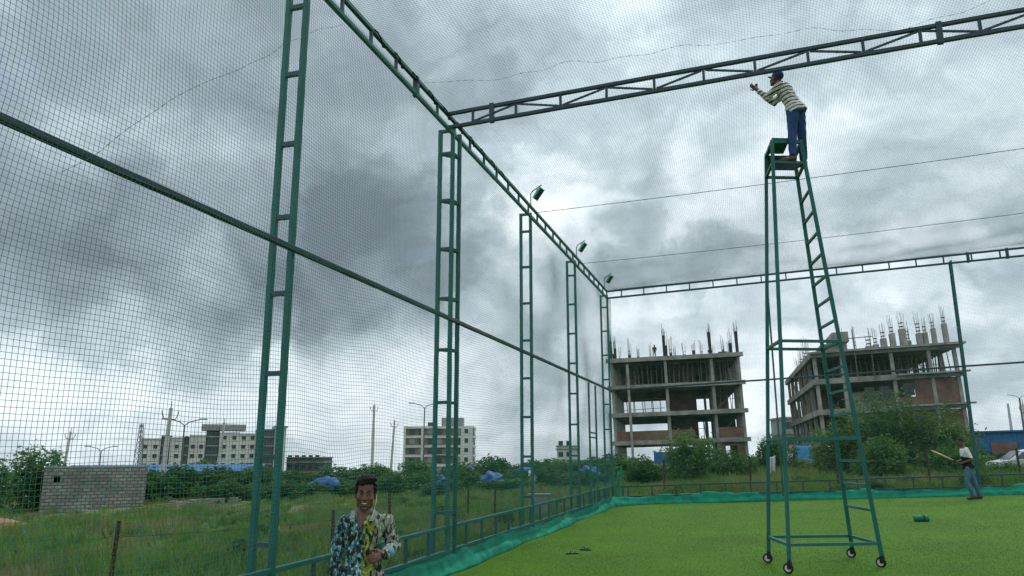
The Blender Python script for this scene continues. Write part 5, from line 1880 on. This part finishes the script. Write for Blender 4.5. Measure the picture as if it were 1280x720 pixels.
tiny_person((-10.9, 95.2, 4 * FH + 0.20), 'worker standing on the roof of the left unfinished building')
tiny_person((-4.3, 96.5, 4 * FH - 0.15), 'second worker half hidden on the roof of the left unfinished building, nearer its middle', 1.55)

# ------------------------------------------------------------------ right: blue shed, car, washing
bs = empty('blue_shed', (16.7, 68.5, 0.36), 'blue sheet-clad shed with brown wall panel at the right edge', 'shed', rot=(0, rad(-1.0), -0.12))
MB().box2((0, 0, -0.3), (15, 9, 1.2)).build('base_wall', M['white_wall'], bs)
cl_v, cl_f = [], []
for i in range(91):
    x = 15.0 * i / 90
    y = -0.06 if i % 2 else 0.0
    cl_v += [(x, y - 0.06, 1.2), (x, y - 0.06, 2.95)]
for i in range(90):
    cl_f.append((2 * i, 2 * i + 2, 2 * i + 3, 2 * i + 1))
MB().add(cl_v, cl_f).build('cladding', M['blue_sheet'], bs).modifiers.new('t', 'SOLIDIFY').thickness = 0.02
MB().box2((-0.2, -0.3, 2.95), (15.2, 9.3, 3.08)).build('roof', M['blue_sheet'], bs)
MB().box2((0.9, -0.22, 0.0), (2.6, -0.13, 2.2)).build('brown_panel', M['brick'], bs)
MB().box2((0.05, 0.02, 1.2), (14.95, 8.9, 2.94)).build('inner_wall', M['mid_grey'], bs)

car = empty('parked_car', (13.8, 46.2, gz(13.8, 46.2) - 0.03), 'silver car parked in tall grass at the right edge', 'car', rot=(0, 0, 0.08))
prof = [(-2.05, 0.35), (-2.1, 0.62), (-2.0, 0.88), (-1.45, 0.98), (-0.85, 1.42), (-0.2, 1.52), (0.7, 1.50), (1.45, 1.08), (2.0, 0.98), (2.1, 0.7), (2.08, 0.35), (1.7, 0.28), (-1.7, 0.28)]
rings = []
for (y, sx, top) in ((-0.82, 0.97, 0.90), (-0.80, 1.0, 0.985), (-0.60, 1.0, 1.0), (0.60, 1.0, 1.0), (0.80, 1.0, 0.985), (0.82, 0.97, 0.90)):
    rr_ = []
    for (x, z) in prof:
        tuck = 0.0
        yy = y * (0.80 if z > 1.2 else 1.0)
        rr_.append((x * sx, yy, z if z < 1.0 else 1.0 + (z - 1.0) * top))
    rings.append(rr_)
MB().loft(rings).build('body', M['car_paint'], car, bevel=0.02)
for sy in (-1, 1):
    for (a, b_, c_, d_) in ((-1.22, -0.82, -0.12, -0.12), (-0.05, -0.05, 0.68, 1.18)):
        pts = [(a, 1.02), (b_, 1.36), (c_, 1.42), (d_, 1.04)]
        yo = 0.835 * sy
        m_ = MB().add([(x, yo * (0.80 if z > 1.2 else 0.985), z) for x, z in pts] + [(x, yo * (0.80 if z > 1.2 else 0.985) - 0.03 * sy, z) for x, z in pts],
                      [(0, 1, 2, 3), (7, 6, 5, 4), (0, 4, 5, 1), (1, 5, 6, 2), (2, 6, 7, 3), (3, 7, 4, 0)])
        m_.build('side_window', M['glass'], car)
    for x in (-1.3, 1.3):
        w = MB().tube((x, sy * 0.70, 0.31), (x, sy * 0.86, 0.31), 0.31, n=20).build('tyre', M['black'], car)
        MB().tube((x, sy * 0.855, 0.31), (x, sy * 0.875, 0.31), 0.19, n=14).build('rim', M['steel_grey'], w)
    MB().box((-2.07, sy * 0.58, 0.74), (0.06, 0.34, 0.16)).build('headlight', M['white_wall'], car, bevel=0.02)
for (x0, z0_, x1, z1_, nm) in ((-1.42, 1.0, -0.88, 1.40, 'windscreen'), (0.74, 1.46, 1.40, 1.09, 'rear_window')):
    MB().add([(x0 - 0.02, -0.62, z0_ + 0.015), (x0 - 0.02, 0.62, z0_ + 0.015), (x1 - 0.02, 0.56, z1_ + 0.03), (x1 - 0.02, -0.56, z1_ + 0.03),
              (x0 + 0.02, -0.62, z0_ - 0.03), (x0 + 0.02, 0.62, z0_ - 0.03), (x1 + 0.02, 0.56, z1_ - 0.02), (x1 + 0.02, -0.56, z1_ - 0.02)],
             [(0, 1, 2, 3), (7, 6, 5, 4), (0, 4, 5, 1), (1, 5, 6, 2), (2, 6, 7, 3), (3, 7, 4, 0)]).build(nm, M['glass'], car)


def hanging_cloth(name, loc, w, h, m, label, seed, rz=0.0):
    vv, n_u, n_v = [], 14, 12
    for i in range(n_u):
        for j in range(n_v):
            u, v = i / (n_u - 1), j / (n_v - 1)
            vv.append(((u - 0.5) * w * (1 - 0.18 * v), 0.08 * math.sin(u * 15 + seed + v * 2) * (0.3 + v), -v * h * (1 - 0.15 * math.sin(u * 5 + seed)) - 0.06 * math.sin(u * math.pi)))
    idx_ = np.arange(n_u * n_v).reshape(n_u, n_v)
    fc_ = np.stack([idx_[:-1, :-1], idx_[1:, :-1], idx_[1:, 1:], idx_[:-1, 1:]], -1).reshape(-1, 4)
    me_ = fast_mesh(name, vv, fc_)
    for p_ in me_.polygons:
        p_.use_smooth = True
    o = link(name, me_, m)
    o.modifiers.new('t', 'SOLIDIFY').thickness = 0.012
    o.location = loc
    o.rotation_euler = (0, 0, rz)
    return tag(o, label, 'cloth', 'washing and sheets')


hanging_cloth('hanging_cloth', (3.5, 60.0, 2.35), 1.2, 1.35, M['blue_cloth'], 'light blue cloth hung up left of the right unfinished building', 1)
hanging_cloth('hanging_cloth', (2.4, 60.2, 1.95), 0.7, 0.5, M['white_cloth'], 'white cloth hung beside the light blue cloth', 3)
ln_ = MB().path([(0.8, 60.3, 2.15), (2.4, 60.25, 2.03), (3.5, 60.05, 2.36), (4.6, 60.0, 2.5)], 0.015, 5).build('washing_line', M['wire'])
tag(ln_, 'washing line with blue and white cloth by the right unfinished building', 'line')
hanging_cloth('hanging_cloth', (0.62, 30.75, 1.62), 0.28, 0.6, M['white_cloth'], 'white rag tied to the far net behind the scaffold', 5)


TARPS = []


def tarp_heap(loc, r, label, seed, m='blue_tarp'):
    rr_ = random.Random(int(seed * 100))
    m_ = MB().ell((0, 0, 0), (r[0], r[1], r[2]))
    for k in range(5):
        a_ = rr_.uniform(0, 6.28)
        m_.ell((r[0] * 0.55 * math.cos(a_), r[1] * 0.5 * math.sin(a_), r[2] * rr_.uniform(-0.1, 0.35)), (r[0] * rr_.uniform(.3, .55), r[1] * .5, r[2] * rr_.uniform(.3, .6)))
    me_ = remeshed(m_, 0.05, 2, 'tarpaulin')
    ruffle(me_, lambda x, y, z: 0.04 * np.sin(x * 9 + 4 * np.sin(z * 5 + seed)) + 0.03 * np.sin(z * 11 + x * 7 + seed))
    o = link('tarpaulin', me_, M[m])
    o.location = loc
    return tag(o, label, 'tarpaulin', 'blue tarpaulins among the bushes')


for (x, y, z, r, lab, sd_) in ((-23.9, 40.5, 0.0, (0.95, 0.6, 0.50), 'bright blue tarpaulin heap left of the smiling man', 0.4),
                                (-15.95, 38.85, 0.05, (0.25, 0.3, 0.6), 'narrow blue tarpaulin just behind the triple-rail post', 1.3),
                                (-17.3, 46.9, 0.72, (0.3, 0.3, 0.3), 'small bright blue tarpaulin high in the bushes right of the triple-rail post', 3.1),
                                (-14.7, 43.6, 0.05, (0.85, 0.6, 0.72), 'largest dull blue tarpaulin in the bushes right of the triple-rail post', 2.2),
                                (-13.2, 45.1, 0.65, (0.7, 0.5, 0.36), 'blue tarpaulin behind the ladder post of the highest floodlight', 4.0),
                                (-8.8, 43.1, 0.60, (0.7, 0.5, 0.5), 'blue tarpaulin by the far left corner of the cage', 5.2)):
    tarp_heap((x, y, z), r, lab, sd_)
    TARPS.append((x, y, z, r))
sk_ = MB().ell((0, 0, 0.5), (0.32, 0.26, 0.55)).ell((0, 0, 1.06), (0.14, 0.12, 0.14)).ell((0.1, 0, 0.2), (0.36, 0.3, 0.25))
o = link('white_sack', remeshed(sk_, 0.03, 3, 'white_sack'), M['white_cloth'])
o.location = (-11.9, 43.0, gz(-11.9, 43)); o.rotation_euler = (0, -0.3, 0)
tag(o, 'white sack standing in the grass right of the ladder post', 'sack')
bxo = empty('meter_box', (-6.45, 23.7, gz(-6.45, 23.7) - 0.05), 'grey metal meter box just outside the left net', 'box', rot=(0, 0, 0.2))
MB().box((0, 0, 0.30), (0.62, 0.3, 0.6)).build('cabinet', M['box_grey'], bxo, bevel=0.01)
MB().box((0, -0.16, 0.30), (0.54, 0.02, 0.5)).build('door', M['box_grey'], bxo)
MB().box((0, 0, 0.625), (0.7, 0.38, 0.04)).build('lid', M['box_grey'], bxo)


# ------------------------------------------------------------------ trees, bushes and weeds
def crown_mesh(seed, lobes, n, size, m, elong=1.6, flat=0.4, shell=0.45):
    r = np.random.default_rng(seed)
    lob = np.array([(*c_, *rr_) for c_, rr_ in lobes])
    vol = lob[:, 3] * lob[:, 4] * lob[:, 5]
    pick = r.choice(len(lob), n, p=vol / vol.sum())
    d = r.normal(size=(n, 3)); d /= np.linalg.norm(d, axis=1, keepdims=True)
    rad_ = shell + (1.06 - shell) * r.uniform(0, 1, n) ** 0.6
    # clumping: pull leaves towards random twig ends
    tw = r.normal(size=(len(lob) * 26, 3)); tw /= np.linalg.norm(tw, axis=1, keepdims=True)
    tid = r.integers(0, 26, n) + pick * 26
    tr_ = (0.55 + 0.55 * r.uniform(0, 1, len(tw)))
    d2 = tw[tid] * tr_[tid][:, None] + 0.17 * r.normal(size=(n, 3))
    mixm = r.uniform(0, 1, n) < 0.72
    dd = np.where(mixm[:, None], d2, d * rad_[:, None])
    P = lob[pick, :3] + dd * lob[pick, 3:6]
    a = r.normal(size=(n, 3)); a[:, 2] *= 0.6; a /= np.linalg.norm(a, axis=1, keepdims=True)
    nn = r.normal(size=(n, 3)) * (1 - flat); nn[:, 2] += flat * 1.5
    b_ = np.cross(nn, a); b_ /= np.linalg.norm(b_, axis=1, keepdims=True)
    s = size * r.uniform(0.55, 1.35, n)[:, None]
    v = np.stack([P - a * s * elong * 0.5, P + b_ * s * 0.32, P + a * s * elong * 0.5, P - b_ * s * 0.32], 1).reshape(-1, 3)
    f_ = np.arange(n * 4).reshape(n, 4)
    me_ = fast_mesh('crown', v, f_)
    me_.materials.append(m)
    return me_


def trunk_mesh(seed, lobes, h, r0):
    rr_ = random.Random(seed)
    m_ = MB()
    top = Vector((0, 0, h * 0.45))
    m_.path([(0, 0, -0.3), (0.04 * h * rr_.uniform(-1, 1), 0.03 * h, h * 0.22), tuple(top)], [r0 * 1.2, r0 * 0.9, r0 * 0.7], 7)
    for c_, r_ in lobes:
        c_ = Vector(c_)
        st_ = Vector((0, 0, h * rr_.uniform(0.15, 0.42)))
        mid = st_.lerp(c_, 0.5) + Vector((0, 0, 0.06 * h))
        m_.path([st_, mid, c_], [r0 * 0.55, r0 * 0.38, r0 * 0.15], 5)
        for k in range(2):
            e_ = c_ + Vector([rr_.uniform(-.6, .6) * r_[i] for i in range(3)])
            m_.path([mid, mid.lerp(e_, 0.6), e_], [r0 * 0.28, r0 * 0.18, r0 * 0.06], 4)
    me_ = m_.mesh('trunk')
    me_.materials.append(M['bark'])
    return me_


def plant_proto(seed, w, h, nl, n, size, m, r0=0.06, elong=1.6):
    rr_ = random.Random(seed)
    lobes = []
    for k in range(nl):
        a = 2 * math.pi * k / nl + rr_.uniform(-.4, .4)
        ro_ = w * 0.5 * rr_.uniform(0.15, 0.62)
        zz = h * rr_.uniform(0.34, 0.70)
        lr = w * rr_.uniform(0.17, 0.27)
        lobes.append(((ro_ * math.cos(a), ro_ * math.sin(a), zz), (lr, lr, min(h * rr_.uniform(0.20, 0.32), h - zz))))
    lobes.append(((0, 0, h * 0.70), (w * 0.22, w * 0.22, h * 0.28)))
    lobes.append(((0, 0, h * 0.32), (w * 0.36, w * 0.36, h * 0.27)))
    return crown_mesh(seed, lobes, n, size, m, elong), trunk_mesh(seed, lobes, h, r0)


PB = [plant_proto(100 + i, 1.0, 0.62, 7, 2600, 0.050, M[('leaf_a', 'leaf_b', 'leaf_c', 'leaf_b')[i]], 0.018) for i in range(4)]
bush_n = [0]


def bush(name, x, y, w, h, kind, label, cat, group, seed=0, dz=0.0):
    cr_, tr_ = PB[kind]
    bush_n[0] += 1
    o = empty(name, (x, y, gz(x, y) - 0.05 + dz), label, cat, group, rot=(0, 0, bush_n[0] * 2.1))
    for nm, me_ in (('crown', cr_), ('trunk', tr_)):
        c_ = bpy.data.objects.new(nm, me_)
        COL.objects.link(c_); c_.parent = o
        c_.scale = (w, w, h / 0.62)
    return o


GB = 'bushes along the far side of the field'
_u = 'first second third fourth fifth sixth seventh eighth ninth'.split()
_t = 'tenth eleventh twelfth thirteenth fourteenth fifteenth sixteenth seventeenth eighteenth nineteenth'.split()
ORD = _u + _t + ['twentieth'] + ['twenty-' + w_ for w_ in _u] + ['thirtieth'] + ['thirty-' + w_ for w_ in _u]
for (x, y, z, r) in TARPS:
    bush('low_bush', x - 0.1, y - 0.45, r[0] * 2 + 1.6, max(0.6, z - gz(x, y) + 0.30), 1, 'low bush under the ' + {0.95: 'tarpaulin left of the smiling man', 0.25: 'narrow blue tarpaulin', 0.3: 'small bright tarpaulin',
         0.85: 'largest blue tarpaulin', 0.7: 'blue tarpaulin'}[r[0]] + (' at the corner post' if x > -10 else ' by the ladder post' if x > -14 else ' nearest the smiling man' if x < -20 else ' up in the scrub' if z > 0.5 else ''), 'bush', 'low scrub bushes in the field')
# large feathery bush at the far left
for i, (x, y, w, h, lab) in enumerate(((-37.0, 33.0, 4.6, 3.7, 'large feathery bush behind the left end of the block hut'), (-32.2, 25.2, 4.2, 3.0, 'large feathery bush at the left edge of the picture'))):
    cr_, tr_ = plant_proto(300 + i, w, h, 9, 9000, 0.12, M['leaf_a' if i else 'leaf_b'], 0.09, 2.0)
    o = empty('feathery_bush', (x, y, gz(x, y) - 0.1), lab, 'bush', GB)
    for nm, me_ in (('crown', cr_), ('trunk', tr_)):
        c_ = bpy.data.objects.new(nm, me_); COL.objects.link(c_); c_.parent = o
# hedge between hut and poles
for i, (x, y, w, h) in enumerate(((-37.0, 40.6, 4.2, 2.3), (-36.6, 43.6, 4.5, 2.5), (-35.9, 46.6, 4.6, 2.4), (-35.2, 49.4, 4.4, 2.3), (-36.4, 52.0, 4.6, 2.4))):
    bush('hedge_bush', x, y, w, h, 1 if i % 2 else 3, ('first', 'second', 'third', 'fourth', 'fifth')[i] + ' dark hedge bush counting right from the block hut', 'bush', GB)
# bushes along the skyline, from left to right
far = []
th0, th1, n_f = rad(42), rad(9.5), 30
for i in range(n_f):
    t = i / (n_f - 1)
    th = th0 + (th1 - th0) * t
    D = 74 - 14 * t + random.uniform(-6, 6)
    far.append((-D * math.sin(th), D * math.cos(th), random.uniform(4.0, 6.5), random.uniform(1.9, 3.9) * (1.0 - 0.28 * t)))
far = [b_ for i, b_ in enumerate(far) if i not in (4, 9, 15, 20, 26)]
far = [(x, y, w * random.uniform(0.7, 1.1), h * random.uniform(0.6, 1.05)) for (x, y, w, h) in far]
for i, (x, y, w, h) in enumerate(far):
    bush('field_bush', x, y, w, h, (0, 2, 1, 2, 3)[i % 5], ORD[i] + ' leafy bush from the left in the skyline row beyond the field', 'bush', GB)
for i in range(16):
    t = (i + 0.5) / 16
    th = rad(40) + (rad(10) - rad(40)) * t
    D = 52 - 8 * t + random.uniform(-4, 4)
    bush('low_bush', -D * math.sin(th), D * math.cos(th), random.uniform(2.2, 3.6), random.uniform(0.8, 1.5), (i * 3) % 4,
         ORD[i] + ' low scrub bush from the left in front of the skyline row', 'bush', 'low scrub bushes in the field')
# behind the far wall, in front of the unfinished buildings
far2 = []
for i in range(18):
    t = i / 17
    x = -13 + 34 * t
    far2.append((x, random.uniform(58, 72), random.uniform(3.0, 5.0), random.uniform(0.9, 1.6)))
for i, (x, y, w, h) in enumerate(far2):
    bush('building_bush', x, y, w, h, (i * 5 + 1) % 4, ORD[i] + ' scrub bush from the left at the foot of the unfinished buildings', 'bush', 'scrub at the foot of the unfinished buildings')
GT = 'trees before the unfinished buildings'
TREES = [(-3.6, 46, 4.4, 3.3, 8, 9000, 0.11, 'leaf_c', 'light green small tree in front of the left unfinished building'),
         (-1.2, 45, 3.2, 1.9, 6, 5000, 0.11, 'leaf_a', 'low spreading shrub right of the small tree before the left unfinished building'),
         (-6.4, 47, 3.2, 1.8, 6, 5000, 0.11, 'leaf_b', 'low spreading shrub left of the small tree before the left unfinished building'),
         (1.2, 58, 3.6, 3.2, 6, 5000, 0.12, 'leaf_b', 'dark bush between the two unfinished buildings'),
         (5.2, 50, 4.8, 4.4, 9, 7000, 0.12, 'leaf_c', 'left tree of the three in front of the right unfinished building'),
         (7.9, 51, 5.6, 5.6, 11, 9000, 0.12, 'leaf_a', 'tallest middle tree in front of the right unfinished building'),
         (10.7, 50, 4.8, 4.4, 9, 8000, 0.12, 'leaf_c', 'right tree of the three in front of the right unfinished building'),
         (6.6, 46, 3.4, 2.6, 7, 7000, 0.11, 'leaf_c', 'light green bush at the foot of the three trees'),
         (11.6, 43.2, 2.2, 1.0, 6, 3500, 0.10, 'leaf_c', 'low light shrub in front of the nose of the silver car'),
         (13.6, 42.6, 2.4, 0.9, 6, 3500, 0.10, 'leaf_a', 'low shrub in front of the door of the silver car'),
         (9.6, 45, 3.0, 2.0, 7, 5000, 0.11, 'leaf_a', 'dark bush left of the batsman at the foot of the three trees')]
for i, (x, y, w, h, nl, n, sz, mm, lab) in enumerate(TREES):
    cr_, tr_ = plant_proto(500 + i * 7, w, h, nl, n, sz, M[mm], 0.10, 1.7)
    o = empty('tree' if h > 3 else 'shrub', (x, y, gz(x, y) - 0.1), lab, 'tree' if h > 3 else 'bush', GT)
    for nm, me_ in (('crown', cr_), ('trunk', tr_)):
        c_ = bpy.data.objects.new(nm, me_); COL.objects.link(c_); c_.parent = o
# weeds close to the cage
for i in range(14):
    x = -3.6 + i * 1.05 + random.uniform(-.3, .3)
    bush('weed', x, random.uniform(28.2, 36), random.uniform(0.7, 1.5), random.uniform(0.35, 0.8), i % 4, ORD[i] + ' leafy weed from the left just beyond the far net', 'weed', 'weeds beyond the far net')
for i in range(16):
    y = 10 + i * 1.6 + random.uniform(-.5, .5)
    bush('weed', WX - 1.2 - random.uniform(0, 9) * (0.3 + y / 30), y, random.uniform(0.5, 1.2), random.uniform(0.2, 0.5), (i * 3 + 1) % 4,
         ORD[i] + ' low weed from the camera in the grass outside the left net', 'weed', 'weeds outside the left net')


# ------------------------------------------------------------------ grass
def grass(n, rmin, rmax, th_a, th_b, seed, h0, keep):
    r = np.random.default_rng(seed)
    D = rmin * (rmax / rmin) ** r.uniform(0, 1, n)
    th = r.uniform(th_a, th_b, n)
    x, y = -D * np.sin(th), D * np.cos(th)
    # tufts
    x += 0.10 * np.sin(x * 9.1 + y * 3.3); y += 0.10 * np.sin(y * 8.7 - x * 4.1)
    k = keep(x, y)
    x, y, D = x[k], y[k], D[k]
    n = len(x)
    z = gz_np(x, y) + 0.05 * np.sin(x * 0.9 + 1.3 * np.sin(y * 0.31)) * np.sin(y * 0.77 + x * 0.21) + 0.03 * np.sin(x * 2.3 + y * 1.7) - 0.03
    patch = 0.6 + 0.55 * np.sin(x * 0.55 + 1.1 * np.sin(y * 0.4)) * np.sin(y * 0.37 + 0.6) + 0.25 * np.sin(x * 2.1 + y * 1.3)
    h = h0 * np.clip(patch, 0.22, 1.4) * r.uniform(0.5, 1.5, n) * (1 + D / 60)
    w = 0.0045 * (1 + D / 7.0)
    a = r.uniform(0, 6.283, n)
    lean = r.uniform(0.1, 0.8, n) * h
    b_ = r.uniform(0, 6.283, n)
    base = np.stack([x, y, z], -1)
    side = np.stack([np.cos(a), np.sin(a), np.zeros(n)], -1) * w[:, None]
    tip = base + np.stack([np.cos(b_) * lean, np.sin(b_) * lean, h], -1)
    v = np.stack([base - side, base + side, tip], 1).reshape(-1, 3)
    return v


v1 = grass(230000, 6.5, 70, rad(9), rad(54), 1, 0.19, lambda x, y: (x < WX - 0.35))
v2 = grass(110000, 27.5, 66, rad(-20), rad(11), 2, 0.30, lambda x, y: (y > FY + 0.4))
# taller clumps standing out of the sward
rg = np.random.default_rng(5)
cl_ = []
for k in range(1500):
    D = 9 * (60 / 9) ** rg.uniform(0, 1)
    th = rg.uniform(rad(9), rad(53))
    x, y = -D * math.sin(th), D * math.cos(th)
    if x > WX - 0.6:
        continue
    nb_ = 34
    a = rg.uniform(0, 6.283, nb_); rr_ = rg.uniform(0, 0.16, nb_)
    bx0 = np.stack([x + rr_ * np.cos(a), y + rr_ * np.sin(a), np.full(nb_, gz(x, y) - 0.03)], -1)
    h = rg.uniform(0.18, 0.48) * rg.uniform(0.5, 1.1, nb_)
    tp = bx0 + np.stack([np.cos(a) * h * 0.55, np.sin(a) * h * 0.55, h], -1)
    sd_ = np.stack([-np.sin(a), np.cos(a), np.zeros(nb_)], -1) * (0.006 * (1 + D / 12))
    cl_.append(np.stack([bx0 - sd_, bx0 + sd_, tp], 1).reshape(-1, 3))
vg = np.concatenate([v1, v2] + cl_)
go = link('grass', fast_mesh('grass', vg, np.arange(len(vg)).reshape(-1, 3)), M['grass'])
tag(go, 'rough weedy grass growing all round the cage', 'grass', kind='stuff')

bpy.data.scenes.remove(scratch)
